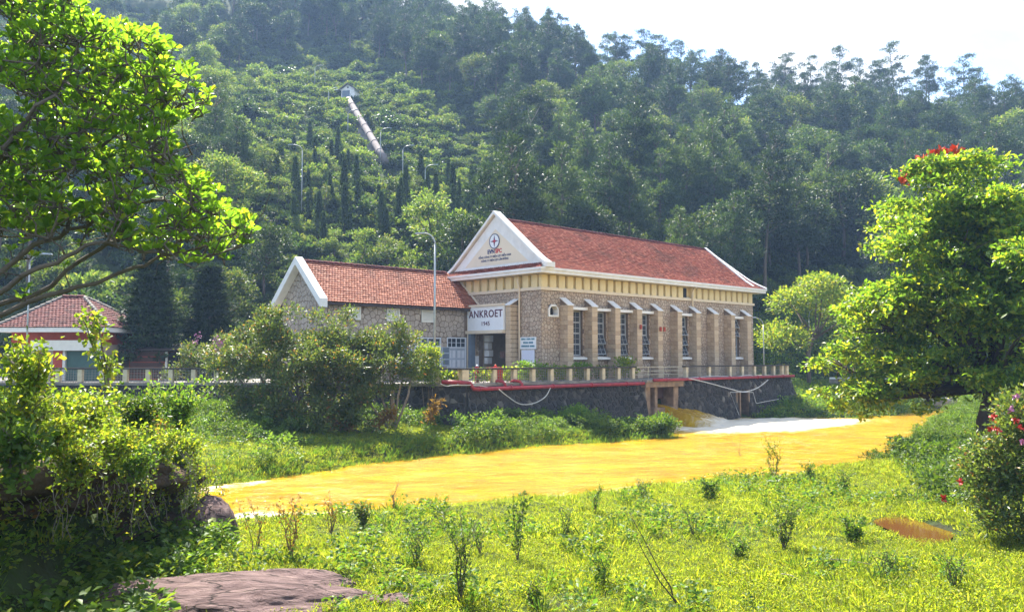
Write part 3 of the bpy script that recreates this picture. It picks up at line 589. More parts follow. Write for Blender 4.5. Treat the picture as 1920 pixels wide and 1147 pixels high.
# pediments and copings
def pediment(a0, a1, face):
    pd = MB().extrude([(a0, .25, 7.6), (a0, 9.85, 7.6), (a0, 9.05, 8.16), (a0, 5.05, 11.36), (a0, 1.05, 8.16)], (a1 - a0, 0, 0)).build('pediment', M['white'], B)
    if face: MB().extrude([(a0 - .012, 1.75, 7.93), (a0 - .012, 8.35, 7.93), (a0 - .012, 5.05, 10.42)], (.03, 0, 0)).build('panel', M['pediment'], pd)
    cp = MB(); path = [(-.16, 7.48), (.5, 7.86), (1.1, 8.32), (5.05, 11.5), (9.0, 8.32), (9.6, 7.86), (10.26, 7.48)]
    for (b0, z0), (b1, z1) in zip(path[:-1], path[1:]):
        c0, c1 = (a0 - .22, a1 + .12)
        cp.hexa([(c0, b0, z0 - .02), (c1, b0, z0 - .02), (c1, b1, z1 - .02), (c0, b1, z1 - .02), (c0, b0, z0 + .2), (c1, b0, z0 + .2), (c1, b1, z1 + .2), (c0, b1, z1 + .2)])
    cp.build('coping', M['white'], pd)
    for b0, b1 in ((-.24, .22), (9.88, 10.34)): bx('foot_block', M['white'], pd, a0 - .28, a1 + .2, b0, b1, 7.375, 7.72)
    return pd
pd = pediment(.55, .85, True); fp = pediment(25.75, 26.05, False)
fp.children[0].name  # far coping is replaced by a raking verge that sweeps out to the eave corner
for ch in list(fp.children):
    if ch.name.startswith('coping') or ch.name.startswith('foot_block'): bpy.data.objects.remove(ch)
vg = MB()
fl = lambda b: 25.9 + 1.35 * max(0., 1 - b / 5.05) ** 1.5
zz_ = lambda b: RZ + (b / 1.1 * .64 if b < 1.1 else .64 + (b - 1.1) / 3.95 * 3.16)
bs = np.linspace(-.1, 5.05, 9)
for s in (0, 1):
    for b0, b1 in zip(bs[:-1], bs[1:]):
        y0, y1 = (b0, b1) if s == 0 else (10.1 - b0, 10.1 - b1); a0_, a1_ = fl(max(b0, 0)), fl(b1); z0_, z1_ = zz_(max(b0, 0)), zz_(b1)
        vg.hexa([(a0_ - .02, y0, z0_ - .06), (a0_ + .22, y0, z0_ - .06), (a1_ + .22, y1, z1_ - .06), (a1_ - .02, y1, z1_ - .06), (a0_ - .02, y0, z0_ + .17), (a0_ + .22, y0, z0_ + .17), (a1_ + .22, y1, z1_ + .17), (a1_ - .02, y1, z1_ + .17)])
vg.build('verge', M['white'], fp)
# emblem and lettering on the gable
em = MB(); n = 40; em.add([(.50, 5.12 + .47 * math.cos(k * 2 * math.pi / n), 9.58 + .47 * math.sin(k * 2 * math.pi / n)) for k in range(n)] + [(.54, 5.12 + .47 * math.cos(k * 2 * math.pi / n), 9.58 + .47 * math.sin(k * 2 * math.pi / n)) for k in range(n)],
   [tuple(range(n)), tuple(range(n, 2 * n))] + [(k, (k + 1) % n, n + (k + 1) % n, n + k) for k in range(n)])
em = em.build('emblem', M['signwhite'], B)
rg = MB(); 
for k in range(n):
    t0, t1 = k * 2 * math.pi / n, (k + 1) * 2 * math.pi / n
    P = lambda r, t, x: (x, 5.12 + r * math.cos(t), 9.58 + r * math.sin(t))
    rg.hexa([P(.47, t0, .535), P(.47, t1, .535), P(.53, t1, .535), P(.53, t0, .535), P(.47, t0, .485), P(.47, t1, .485), P(.53, t1, .485), P(.53, t0, .485)])
rg.build('ring', M['greyletter'], em)
sr = MB(); R8 = [.43 if k % 2 == 0 else .105 for k in range(8)]
sp = [(.485, 5.12 + R8[k] * math.sin(k * math.pi / 4), 9.58 + R8[k] * math.cos(k * math.pi / 4)) for k in range(8)]
sr.extrude(sp, (.012, 0, 0)).build('star', M['navy'], em)
MB().extrude([(.474, 5.12 + R8[k] * .62 * math.sin(k * math.pi / 4), 9.58 + R8[k] * .62 * math.cos(k * math.pi / 4)) for k in range(8)], (.010, 0, 0)).build('star', M['redletter'], em)
text('lettering', 'EVN', .40, M['navy'], B, (.53, 5.50, 8.87), XG, ZU, 1.0, .012)
text('lettering', 'SPC', .40, M['redletter'], B, (.53, 4.72, 8.87), XG, ZU, 1.0, .012)
text('lettering', 'TỔNG CÔNG TY ĐIỆN LỰC MIỀN NAM', .195, M['greyletter'], B, (.53, 5.15, 8.52), XG, ZU, .98, .004)
text('lettering', 'CÔNG TY ĐIỆN LỰC LÂM ĐỒNG', .195, M['greyletter'], B, (.53, 5.12, 8.27), XG, ZU, .98, .004)
# buttresses of squared blocks with sloping white caps
blk = {}
def block_mesh(w, d, h):
    k = (round(w, 3), round(d, 3), round(h, 3))
    if k not in blk:
        m = MB(); e = .03
        lo = [(0, 0, 0), (w, 0, 0), (w, d, 0), (0, d, 0)]; m.hexa([(x + (e if x == 0 else -e) * .2, y, 0 + .018) for x, y, _ in lo] + [(x + (e if x == 0 else -e) * .2, y, h - .018) for x, y, _ in lo])
        m.add([(e, -.016, e), (w - e, -.016, e), (w - e, -.016, h - e), (e, -.016, h - e), (0.004, 0, .006), (w - .004, 0, .006), (w - .004, 0, h - .006), (.004, 0, h - .006)], [(0, 1, 2, 3), (4, 5, 1, 0), (5, 6, 2, 1), (6, 7, 3, 2), (7, 4, 0, 3)])
        m.add([(-.014, e, e), (-.014, d - e, e), (-.014, d - e, h - e), (-.014, e, h - e), (0, .004, .006), (0, d - .004, .006), (0, d - .004, h - .006), (0, .004, h - .006)], [(0, 3, 2, 1), (4, 0, 1, 5), (5, 1, 2, 6), (6, 2, 3, 7), (7, 3, 0, 4)])
        blk[k] = m.mesh('stone_block'); blk[k].materials.append(M['ashlar'])
    return blk[k]
def buttress(par, x, y, rz, w, d, zf, zw, rng):
    bt = MB(); bt.hexa([(.02, .02, -.03), (w - .02, .02, -.03), (w - .02, d, -.03), (.02, d, -.03), (.02, .02, zf - .05), (w - .02, .02, zf - .05), (w - .02, d, zw - .05), (.02, d, zw - .05)])
    bt = bt.build('buttress', M['mortar'], par); bt.location = (x, y, 0); bt.rotation_euler = (0, 0, rz)
    z = 0; i = 0; hs = [.30, .33, .28, .31]
    while z < zf - .1:
        h = min(hs[i % 4], zf - z)
        if h < .12: break
        dd = d * (.55 if i % 2 else .45)
        q = link('stone_block', block_mesh(w, dd, h), bt); q.location = (0, 0, z)
        q = link('stone_block', block_mesh(w, d - dd, h), bt); q.location = (0, dd, z)
        z += h; i += 1
    MB().hexa([(-.03, -.06, zf - .04), (w + .03, -.06, zf - .04), (w + .03, d, zw - .03), (-.03, d, zw - .03), (-.03, -.06, zf + .02), (w + .03, -.06, zf + .02), (w + .03, d, zw + .03), (-.03, d, zw + .03)]).build('cap', M['white'], bt)
    return bt
for a in BA: buttress(B, a, .08, 0, BW - .06, .72, 5.0, 5.52, rng)
buttress(B, .05, 3.47, -math.pi / 2, .5, .75, 5.05, 5.45, rng)
# windows
SW, SH = wins[0][1] - wins[0][0] - .14, (WZ1 - WZ0 - .12) / 4
sash = MB(); f = .05
sash.box(0, SW, 0, .05, -.05, 0).box(0, SW, 0, .05, -SH, -SH + .05).box(0, .05, 0, .05, -SH + .05, -.05).box(SW - .05, SW, 0, .05, -SH + .05, -.05)
for k in (1, 2): sash.box(SW * k / 3 - .012, SW * k / 3 + .012, .01, .04, -SH + .05, -.05)
sash.box(.05, SW - .05, .012, .038, -SH / 2 - .012, -SH / 2 + .012)
sash = sash.mesh('sash'); sash.materials.append(M['frame'])
pane = MB().box(.05, SW - .05, .022, .028, -SH + .05, -.05).mesh('pane'); pane.materials.append(M['glass'])
OPEN = {0: {}, 1: {2: .35, 3: .4}, 2: {2: .3, 3: .3}, 3: {2: .45, 3: .45}, 4: {1: .4, 2: .35, 3: .45}, 5: {0: .45, 1: .5}}
for wi, (a, b) in enumerate(wins):
    w = MB(); w.box(a, a + .07, .98, 1.06, WZ0, WZ1).box(b - .07, b, .98, 1.06, WZ0, WZ1).box(a + .07, b - .07, .98, 1.06, WZ0, WZ0 + .06).box(a + .07, b - .07, .98, 1.06, WZ1 - .06, WZ1)
    w = w.build('window', M['frame'], B)
    for k in range(4):
        for me, nm in ((sash, 'sash'), (pane, 'pane')):
            q = link(nm, me, w); q.location = (a + .07, .985, WZ1 - .06 - k * SH); q.rotation_euler = (-OPEN[wi].get(k, 0), 0, 0)
    bx('lintel', M['white'], w, a - .16, b + .16, .42, .9, WZ1 + .02, WZ1 + .2)
    MB().hexa([(a - .16, .5, WZ0 - .24), (b + .16, .5, WZ0 - .24), (b + .16, 1.0, WZ0 - .24), (a - .16, 1.0, WZ0 - .24), (a - .16, .5, WZ0 - .1), (b + .16, .5, WZ0 - .1), (b + .16, 1.0, WZ0 - .012), (a - .16, 1.0, WZ0 - .012)]).build('sill', M['white'], w)
    bx('interior', M['dark'], w, a - .1, b + .1, 2.2, 2.25, WZ0 - .2, WZ1 + .2)  # black panel put in for the unlit room behind the window
# pointed vent
a0, a1, z0, z1 = VENT
arch = lambda e, y: [(a0 - e, y, z0 - e), (a1 + e, y, z0 - e), (a1 + e, y, z0 + .4), ((a0 + a1) / 2 + .22, y, z1 - .08 + e), ((a0 + a1) / 2 - .22, y, z1 - .08 + e), (a0 - e, y, z0 + .4)]
vt = MB(); A0 = arch(.1, .70); A1 = arch(-.02, .70); n = 6
vt.add(A0 + A1 + arch(.1, .82) + arch(-.02, 1.15), [(i, (i + 1) % n, n + (i + 1) % n, n + i) for i in range(n)] + [(n + i, n + (i + 1) % n, 3 * n + (i + 1) % n, 3 * n + i) for i in range(n)] + [(i, 2 * n + i, 2 * n + (i + 1) % n, (i + 1) % n) for i in range(n)])
vt = vt.build('vent_surround', M['white'], B); bx('vent_back', M['dark'], vt, a0 - .02, a1 + .02, 1.15, 1.18, z0 - .1, z1 + .1)
MB().box(a0, a1, .86, 1.14, z1 - .06, z1 + .001).build('vent_head', M['mortar'], vt)
# entrance portal under the name board
pt = MB().box(-.10, .80, PB0 - .02, PB1 + .22, PZ + .22, 5.02).build('name_board', M['signwhite'], B)
MB().box(-.2, .80, PB0 - .02, PB1 + .3, 5.022, 5.16).build('top_moulding', M['cream'], pt); MB().box(-.2, .80, PB0 - .02, PB1 + .3, PZ - .0, PZ + .218).build('bottom_moulding', M['cream'], pt)
text('lettering', 'ANKROET', .72, M['purple'], pt, (-.115, 5.35, 4.48), XG, ZU, 1.08, .006)
text('lettering', '1945', .42, M['purple'], pt, (-.115, 5.35, 3.82), XG, ZU, 1.12, 0)
bx('jamb', M['bluegrey'], B, -.05, .38, PB1 - .1, PB1 + .22, 0, PZ - .002)
bx('passage_wall', M['tan'], B, 5.0, 5.1, PB0 - .5, PB1 + .5, .02, PZ + .3); bx('passage_wall', M['tan'], B, 1.2, 5.0, PB1 + .02, PB1 + .12, .02, PZ + .3); bx('passage_wall', M['concrete'], B, 1.2, 5.0, PB0 - .14, PB0 - .02, .02, PZ + .3)
bx('passage_ceiling', M['concrete'], B, 1.2, 5.0, PB0, PB1, PZ + .02, PZ + .1)
bx('column', M['tan'], B, 2.6, 3.0, 5.05, 5.25, .02, PZ + .018)
gt = bx('steel_gate', M['wood_dark'], B, 3.2, 3.25, 3.75, 5.6, .03, 1.75)
for k in range(9): bx('bar', M['wire'], gt, 3.17, 3.195, 3.8 + k * .21, 3.83 + k * .21, .05, 1.7)
for k in range(5): bx('daylight_block', M['white'], B, 1.22, 1.62, PB0 + .02, PB0 + (.34 if k % 2 else .22), .7 + k * .48, 1.14 + k * .48)  # white blocks stand in for daylight seen through the passage
for k in range(4): bx('daylight_block', M['white'], B, 1.22, 1.62, PB1 - (.62 if k % 2 else .48), PB1 - .12, 1.05 + k * .52, 1.5 + k * .52)
# downpipes
dp = lambda pts, r=.06: MB().tube(pts, r, 8).build('downpipe', M['cream'], B, True)
dp([(.5, 2.75, 7.0), (.5, 2.75, 6.6), (.64, 2.75, 6.2), (.66, 2.75, 0)], .065)
dp([(17.5, .2, 7.0), (17.5, .5, 6.9), (17.5, .6, 6.7), (17.5, .6, 5.5)], .07)
# wall lamps / brackets with rusty bases
for a, z in ((BA[3] + .2, 3.55), (BA[4] + .55, 3.45), (BA[4] + .1, 3.45)): bx('bracket', M['brickred'], B, a, a + .16, -.08, .03, z, z + .32)
# notice boards on the gable wall
nb = empty('warning_board', L(.74, 2.74, 2.06), TH, 'white warning board with three lines of blue lettering on the gable wall', 'sign')
bx('panel', M['signwhite'], nb, -.06, 0, -1.54, 0, 0, .80)
fr = random.Random(3)
for r, (y0, y1) in enumerate(((-1.42, -.12), (-1.28, -.28), (-1.42, -.16))):
    y = y0
    tb = MB()
    while y < y1 - .05:
        w = fr.choice([.05, .06, .075, .08]); z = .60 - r * .235
        for q in range(2): tb.box(-.072, -.061, y + q * w * .6, y + q * w * .6 + w * .36, z - .0, z + .13)
        tb.box(-.072, -.061, y + w * .36, y + w * .6, z + fr.choice([0, .05, .1]), z + .03 + fr.choice([.0, .05, .1]))
        y += w + fr.choice([.02, .02, .02, .07])
    tb.build('lettering_line', M['teal'], nb)
nb = empty('notice_board', L(.74, 2.58, 1.05), TH, 'pale blue notice sheet board under the white warning board', 'sign')
bx('panel', M['paper'], nb, -.05, 0, -1.22, 0, 0, .96); MB().box(-.06, -.051, -1.22, 0, .93, .96).box(-.06, -.051, -1.22, 0, 0, .03).box(-.06, -.051, -1.22, -1.19, .03, .93).box(-.06, -.051, -.03, 0, .03, .93).build('frame', M['signwhite'], nb)
pb = empty('metal_plaque', L(.02, 3.52, 1.45), TH, 'small brown plaque fixed to the entrance buttress', 'sign')
bx('panel', M['brown'], pb, -.05, 0, -.02, .42, 0, .48); bx('frame', M['bark_dark'], pb, -.06, -.051, .0, .40, .02, .06)

# ------------------------------------------------------------------ annex (lower wing)
rng = random.Random(12)
A_ = empty('annex_wing', O, TH, 'lower two storey stone annex with orange tiled roof left of the hall', 'building')
AF, AR = 7.4, -11.6
doors = [(-1.86, -.12, -.05, 2.9)]; aw = [(-4.64, -2.37, .9, 2.86), (-10.28, -8.31, .9, 2.86), (-7.5, -5.6, .9, 2.86)]
lou = [(-9.92, -8.89, 3.88, 4.72), (-6.9, -5.87, 3.88, 4.72), (-4.07, -3.02, 3.88, 4.72)]
ah = doors + aw
def seg(m, a, b, z0, z1): m.box(a, b, AF, AF + .35, z0, z1)
wall_with_holes(AR, .79, -.05, 5.15, ah, seg).build('wall', M['mortar'], A_)
st = stones(cells(AR, -.3, 0, 5.1, .36, rng, ah + lou), lambda u, v, h: (u, AF - h, v), rng, .011, .016, .025).build('stone', M['stone_grey'], A_); st['kind'] = 'stuff'
for k in range(16):
    h = .31
    for c in range(2):
        w0, w1 = ((-.04, .36), (.37, .79))[c] if k % 2 == 0 else ((-.04, .2), (.21, .79))[c]
        bx('stone_block', M['ashlar'], A_, w0 + .008, w1 - .008, AF - .06, AF + .01, k * h + .008, k * h + h - .008)
MB().extrude([(AR, 7.75, -.05), (AR, 12.6, -.05), (AR, 12.6, 5.1), (AR, 10.0, 7.42), (AR, 7.75, 5.42)], (.35, 0, 0)).build('wall', M['mortar'], A_)
hp = [(-.681 / .94, 1 / 1.0, 0)]
sl = (7.65 - 4.97) / 3.0
def below(nb, c): return nb
st = stones(cells(7.4, 12.6, 0, 7.5, .36, rng, (), outline=[(-sl, 1, 5.0 - sl * 7.05), (sl, 1, 5.0 + sl * 12.95)]), lambda u, v, h: (AR - h, u, v), rng, .011, .016, .025).build('stone', M['stone_grey'], A_); st['kind'] = 'stuff'
MB().extrude([(.4, 7.75, -.05), (.4, 12.6, -.05), (.4, 12.6, 5.1), (.4, 10.0, 7.42), (.4, 7.75, 5.42)], (.3, 0, 0)).build('wall', M['tan'], A_)
bx('wall', M['tan'], A_, AR, .79, 12.25, 12.6, -.05, 5.1)
rf = MB()
for b0, b1 in ((7.0, 10.0), (13.0, 10.0)): rf.extrude([(-11.9, b0, 4.93), (.74, b0, 4.93), (.74, b1, 7.61), (-11.9, b1, 7.61)], (0, 0, -.06))
rf = rf.build('roof', M['under'], A_)
rt('tile', roof_tiles((-11.75, 6.93, 4.93), (1, 0, 0), 12.5, [(0, 0, 0), (0, 3.07, 2.72)], .21, .23, rng), M['tile_new'], rf)
rt('tile', roof_tiles((.7, 13.07, 4.93), (-1, 0, 0), 12.4, [(0, 0, 0), (0, -3.07, 2.72)], .22, .255, rng), M['tile_new'], rf)
rt('ridge_cap', ridge_caps((-11.7, 10.0, 7.68), (.1, 10.0, 7.68), .16, .10, .4, rng), M['tile_old'], rf)
vb = MB()
for s in (1, -1):
    e = lambda b: 10 + s * (b - 10)
    vb.hexa([(-12.15, e(6.86), 4.58), (-11.62, e(6.86), 4.58), (-11.62, 10, 7.42), (-12.15, 10, 7.42), (-12.15, e(6.86), 5.12), (-11.62, e(6.86), 5.12), (-11.62, 10, 7.92), (-12.15, 10, 7.92)])
vb.build('verge_board', M['white'], rf)
MB().box(-11.6, .72, 6.98, 7.04, 4.74, 4.92).build('fascia', M['wood_dark'], rf)
for k in range(13): bx('rafter_tail', M['louvre'], rf, -11.2 + k * .93, -11.14 + k * .93, 7.045, 7.4, 4.78, 4.86)
# abutment flashing strip on the hall wall
MB().hexa([(.70, 6.9, 5.06), (.79, 6.9, 5.06), (.79, 9.0, 6.9), (.70, 9.0, 6.9), (.70, 6.9, 5.2), (.79, 6.9, 5.2), (.79, 9.0, 7.02), (.70, 9.0, 7.02)]).build('flashing', M['cream'], rf)
for (a, b, z0, z1) in lou:
    lv = MB().box(a, a + .08, AF - .06, AF + .02, z0, z1).box(b - .08, b, AF - .06, AF + .02, z0, z1).box(a + .08, b - .08, AF - .06, AF + .02, z0, z0 + .08).box(a + .08, b - .08, AF - .06, AF + .02, z1 - .08, z1).build('louvre_window', M['louvre'], A_)
    n = 8; h = (z1 - z0 - .16) / n
    for k in range(n): MB().hexa([(a + .08, AF - .05, z0 + .08 + k * h), (b - .08, AF - .05, z0 + .08 + k * h), (b - .08, AF - .01, z0 + .08 + k * h + h * .95), (a + .08, AF - .01, z0 + .08 + k * h + h * .95), (a + .08, AF - .035, z0 + .08 + k * h), (b - .08, AF - .035, z0 + .08 + k * h), (b - .08, AF + .005, z0 + .08 + k * h + h * .95), (a + .08, AF + .005, z0 + .08 + k * h + h * .95)]).build('slat', M['louvre'], lv)
    bx('backing', M['mortar'], lv, a, b, AF + .021, AF + .05, z0, z1)
for wi, (a, b, z0, z1) in enumerate(aw):
    w = MB().box(a, a + .08, AF - .03, AF + .1, z0, z1).box(b - .08, b, AF - .03, AF + .1, z0, z1).box(a + .08, b - .08, AF - .03, AF + .1, 2.2, 2.3).box(a + .08, b - .08, AF - .03, AF + .1, z1 - .08, z1).box(a + .08, b - .08, AF - .03, AF + .1, z0, z0 + .08)
    n = 4
    for k in range(1, n): w.box(lerp(a, b, k / n) - .03, lerp(a, b, k / n) + .03, AF - .02, AF + .08, 2.3, z1 - .08)
    for k in range(n): w.box(lerp(a + .08, b - .08, k / n) + .0, lerp(a + .08, b - .08, (k + 1) / n), AF, AF + .06, 2.515, 2.535)
    w = w.build('window', M['frame_white'], A_)
    for k in range(n): bx('pane', M['glass'], w, lerp(a + .08, b - .08, k / n) + .01, lerp(a + .08, b - .08, (k + 1) / n) - .01, AF + .07, AF + .075, 2.3, z1 - .08)
    bx('interior', M['dark'], w, a, b, AF + .3, AF + .34, z0, 2.2)
    sh = bx('shutter', M['door'], w, b + .02, b + .72, AF - .08, AF - .03, z0 + .0, 2.22)
    for k in range(3): bx('shutter_panel', M['bluegrey'], w, b + .1, b + .64, AF - .083, AF - .0795, z0 + .1 + k * .42, z0 + .44 + k * .42)
a, b = doors[0][:2]
d = MB().box(a, a + .08, AF - .03, AF + .12, 0, 2.9).box(b - .08, b, AF - .03, AF + .12, 0, 2.9).box(a + .08, b - .08, AF - .03, AF + .12, 2.82, 2.9).box(a + .08, b - .08, AF - .03, AF + .12, 2.14, 2.24).build('door', M['frame_white'], A_)
m_ = (a + b) / 2
for s0, s1 in ((a + .08, m_ - .03), (m_ + .03, b - .08)):
    bx('transom_pane', M['glass'], d, s0, s1, AF + .07, AF + .075, 2.24, 2.82)
    MB().box((s0 + s1) / 2 - .015, (s0 + s1) / 2 + .015, AF + .03, AF + .068, 2.24, 2.82).box(s0, s1, AF + .035, AF + .066, 2.515, 2.545).build('glazing_bar', M['frame_white'], d)
    bx('door_leaf', M['door'], d, s0 - .02, s1 + .02, AF + .03, AF + .08, .02, 2.14)
    for k in range(3):
        for c in range(2):
            u0 = lerp(s0, s1, c / 2) + .06; u1 = lerp(s0, s1, (c + 1) / 2) - .06 + (.03 if c == 0 else 0)
            bx('door_panel', M['bluegrey'] if False else M['frame_white'], d, u0, u1, AF + .022, AF + .0295, .18 + k * .64, .70 + k * .64)
MB().box(m_ - .03, m_ + .03, AF + .02, AF + .09, 2.24, 2.82).build('mullion', M['frame_white'], d)
MB().tube([(.1, AF - .5, 4.72), (.02, AF - .25, 4.55), (-.06, AF - .1, 4.3), (-.06, AF - .1, 0)], .05, 8).build('downpipe', M['cream'], A_, True)
cb = empty('meter_cabinet', L(.14, AF - .32, .55), TH, 'white meter cabinet on the pier between blue door and entrance', 'cabinet')
bx('box', M['signwhite'], cb, 0, .66, 0, .24, 0, 1.06); bx('door', M['signwhite'], cb, .03, .63, -.015, -.001, .03, 1.03); bx('latch', M['rail'], cb, .08, .14, -.03, -.016, .82, .88)

# ------------------------------------------------------------------ small house on the left
rng = random.Random(13)
H_ = empty('staff_house', (-33, 55.5, 0), math.radians(-2), 'small house with dark red hipped roof behind the left railing', 'house')
HX0, HX1, HD = -.6, 6.9, 7.0
bx('wall', M['tan'], H_, HX0 + .5, HX1 - .6, .9, HD - .5, 0, 2.35); bx('wall', M['brickred'], H_, HX0 + .5, HX1 - .6, .9, HD - .5, 2.352, 3.15)
bx('fascia', M['white'], H_, HX0, HX1, 0, HD, 3.152, 3.45)
rf = MB(); rx0, rx1, rz = HX0 + 2.4, HX1 - 3.6, 5.65
rf.add([(HX0, 0, 3.46), (HX1, 0, 3.46), (HX1, HD, 3.46), (HX0, HD, 3.46), (rx0, HD / 2, rz), (rx1, HD / 2, rz)], [(0, 1, 5, 4), (1, 2, 5), (2, 3, 4, 5), (3, 0, 4)])
rf = rf.build('roof', M['under'], H_)
rt('tile', roof_tiles((HX0, -.08, 3.46), (1, 0, 0), HX1 - HX0, [(0, 0, 0), (0, HD / 2 + .08, rz - 3.46)], .25, .26, rng, lambda p: HX0 + 2.4 * p[1] / 3.5 - .1 < p[0] < HX1 - 3.6 * p[1] / 3.5 + .1), M['tile_old'], rf)
rt('tile', roof_tiles((HX1 + .08, 0, 3.46), (0, 1, 0), HD, [(0, 0, 0), (-3.68, 0, rz - 3.46)], .25, .26, rng, lambda p: (HX1 - p[0]) / 3.6 * 3.5 - .1 < p[1] < HD - (HX1 - p[0]) / 3.6 * 3.5 + .1), M['tile_old'], rf)
for P0, P1 in (((HX1 + .1, -.1, 3.5), (rx1, HD / 2, rz + .05)), ((HX1 + .1, HD + .1, 3.5), (rx1, HD / 2, rz + .05)), ((HX0 - .1, -.1, 3.5), (rx0, HD / 2, rz + .05))):
    rt('hip_cap', ridge_caps(P0, P1, .13, .09, .4, rng), M['concrete'], rf)
rt('ridge_cap', ridge_caps((rx0, HD / 2, rz + .05), (rx1, HD / 2, rz + .05), .15, .1, .4, rng), M['tile_old'], rf)
bx('awning_panel', M['louvre'], H_, 1.55, 6.2, .32, .38, 1.95, 2.62)
bx('pillar', M['brickred'], H_, 2.95, 3.55, .55, .89, 0, 1.94); bx('pillar', M['tan'], H_, 2.65, 2.94, .58, .89, 0, 1.94); bx('pillar', M['louvre'], H_, 3.56, 3.72, .58, .89, 0, 1.94); bx('pillar', M['steel'], H_, 6.1, 6.2, .4, .5, 0, 1.94)
sh = bx('roller_shutter', M['greenshut'], H_, 3.73, 6.05, .78, .895, 0, 1.94)
for k in range(9): bx('slat', M['greenshut'], sh, 3.75, 6.03, .755, .779, .05 + k * .21, .2 + k * .21)
gt = bx('grille_gate', M['dark'], H_, 1.2, 2.6, .85, .895, 0, 1.75)
for k in range(12): bx('bar', M['frame_white'], gt, 1.24 + k * .118, 1.262 + k * .118, .80, .849, .04, 1.45)
MB().box(1.2, 2.6, .79, .848, 1.46, 1.54).box(1.87, 1.95, .79, .848, .02, 1.459).build('frame', M['frame_white'], gt)
sd = empty('storage_shed', (-24.2, 57.2, 0), 0, 'low brown shed between the small house and dark conifer', 'shed')
bx('wall', M['brickred'], sd, -1.4, 1.0, 0, 3, 0, 1.9); bx('wall', M['dark'], sd, 1.15, 4.2, .2, 3, 0, 1.85); bx('post', M['louvre'], sd, 1.01, 1.14, -.05, .1, 0, 1.9)
MB().hexa([(-1.7, -.4, 1.95), (4.5, -.4, 1.95), (4.5, 3.3, 2.35), (-1.7, 3.3, 2.35), (-1.7, -.4, 2.05), (4.5, -.4, 2.05), (4.5, 3.3, 2.45), (-1.7, 3.3, 2.45)]).build('roof', M['wood_dark'], sd)
for k in range(5): bx('slat', M['brown'], sd, -1.35, .95, -.03, -.002, .1 + k * .37, .42 + k * .37)
# ------------------------------------------------------------------ railings, pipes, lamps and other fittings
def on_b(x, y, b):
    r = FW + (x - 960) / F_PX * R_ + (573.5 - y) / F_PX * UPV; c = np.array([0, 0, EYE]); s = ((O - c) @ GG + b) / (r @ GG); p = c + s * r
    return np.array([(p - O) @ UU, b, p[2]])
def hit(x, y, y0=10., y1=320.):
    """where the line of sight through a photo pixel meets the ground"""
    r = FW + (x - 960) / F_PX * R_ + (573.5 - y) / F_PX * UPV; r = r / r[1]; t = np.arange(y0, y1, .25)
    P = np.array([0, 0, EYE]) + t[:, None] * r; k = np.nonzero(ground(P[:, 0], P[:, 1]) > P[:, 2])[0]
    return P[k[0]] if len(k) else P[-1]
post_m = MB().box(-.13, .13, -.13, .13, 0, .80).mesh('post'); post_m.materials.append(M['post'])
bigpost_m = MB().box(-.24, .24, -.17, .17, 0, .80).mesh('post'); bigpost_m.materials.append(M['post'])
def railing(loc, rz, xs_, label, big=(), ends=(.25, .25)):
    o = empty('railing', loc, rz, label, 'railing')
    for i, x in enumerate(xs_):
        q = link('post', bigpost_m if i in big else post_m, o); q.location = (x, 0, 0)
    bx('top_rail', M['rail'], o, xs_[0] - ends[0], xs_[-1] + ends[1], -.15, .15, .802, .90)
    bx('kerb', M['concrete'], o, xs_[0] - ends[0], xs_[-1] + ends[1], -.16, .16, -.02, .05)
    for a, b in zip(xs_[:-1], xs_[1:]):
        w = MB(); n = max(2, int((b - a - .26) / .16)); t = .009
        for k in range(n + 1): x = lerp(a + .13, b - .13, k / n); w.box(x - t, x + t, -t, t, .05, .79)
        for k in range(5): z = .12 + k * .15; w.box(a + .13, b - .13, -t * .8, t * .8, z - t, z + t)
        w.build('wire_panel', M['wire'], o)
    return o
lp = np.array([-40, 51.5]); lq = np.array([-6, 49.2]); ld = (lq - lp) / np.linalg.norm(lq - lp); ln_ = np.linalg.norm(lq - lp)
railing((lp[0], lp[1] + .2, 0), math.atan2(ld[1], ld[0]), [6.2 + 1.38 * k for k in range(20)], 'long cream post railing in front of the small house on the left')
railing((-6, 49.35, 0), math.atan2(E1[1] - 49.2, E1[0] + 6), [.35, 1.85, 3.0], 'short railing at the wall bend beside the olive shrub')
railing(L(0, -1.9, 0), TH, [-8.05, -5.8, -4.19, -2.65, -1.08, .6, 2.25, 3.76, 5.32, 6.84], 'cream post railing with dark top rail in front of entrance and notice boards', big=(0,), ends=(.6, .3))
railing(L(0, -1.9, 0), TH, [12.96, 15.86, 18.67, 20.4, 22.19, 23.73, 25.14, 26.5, 27.3], 'cream post railing at the far right above the drain wall')
# metal tube railing over the outlet
o = empty('tube_railing', L(7.6, .0, 0), TH, 'thin beige metal tube railing over the water outlet', 'railing')
for k in range(4): MB().tube([(k * 1.75, -1.3, 0), (k * 1.75, -1.3, .82)], .03, 6).build('upright', M['post'], o)
for z in (.3, .55, .82): MB().tube([(-.3, -1.3, z), (5.4, -1.3, z)], .025, 6).build('tube', M['post'], o)
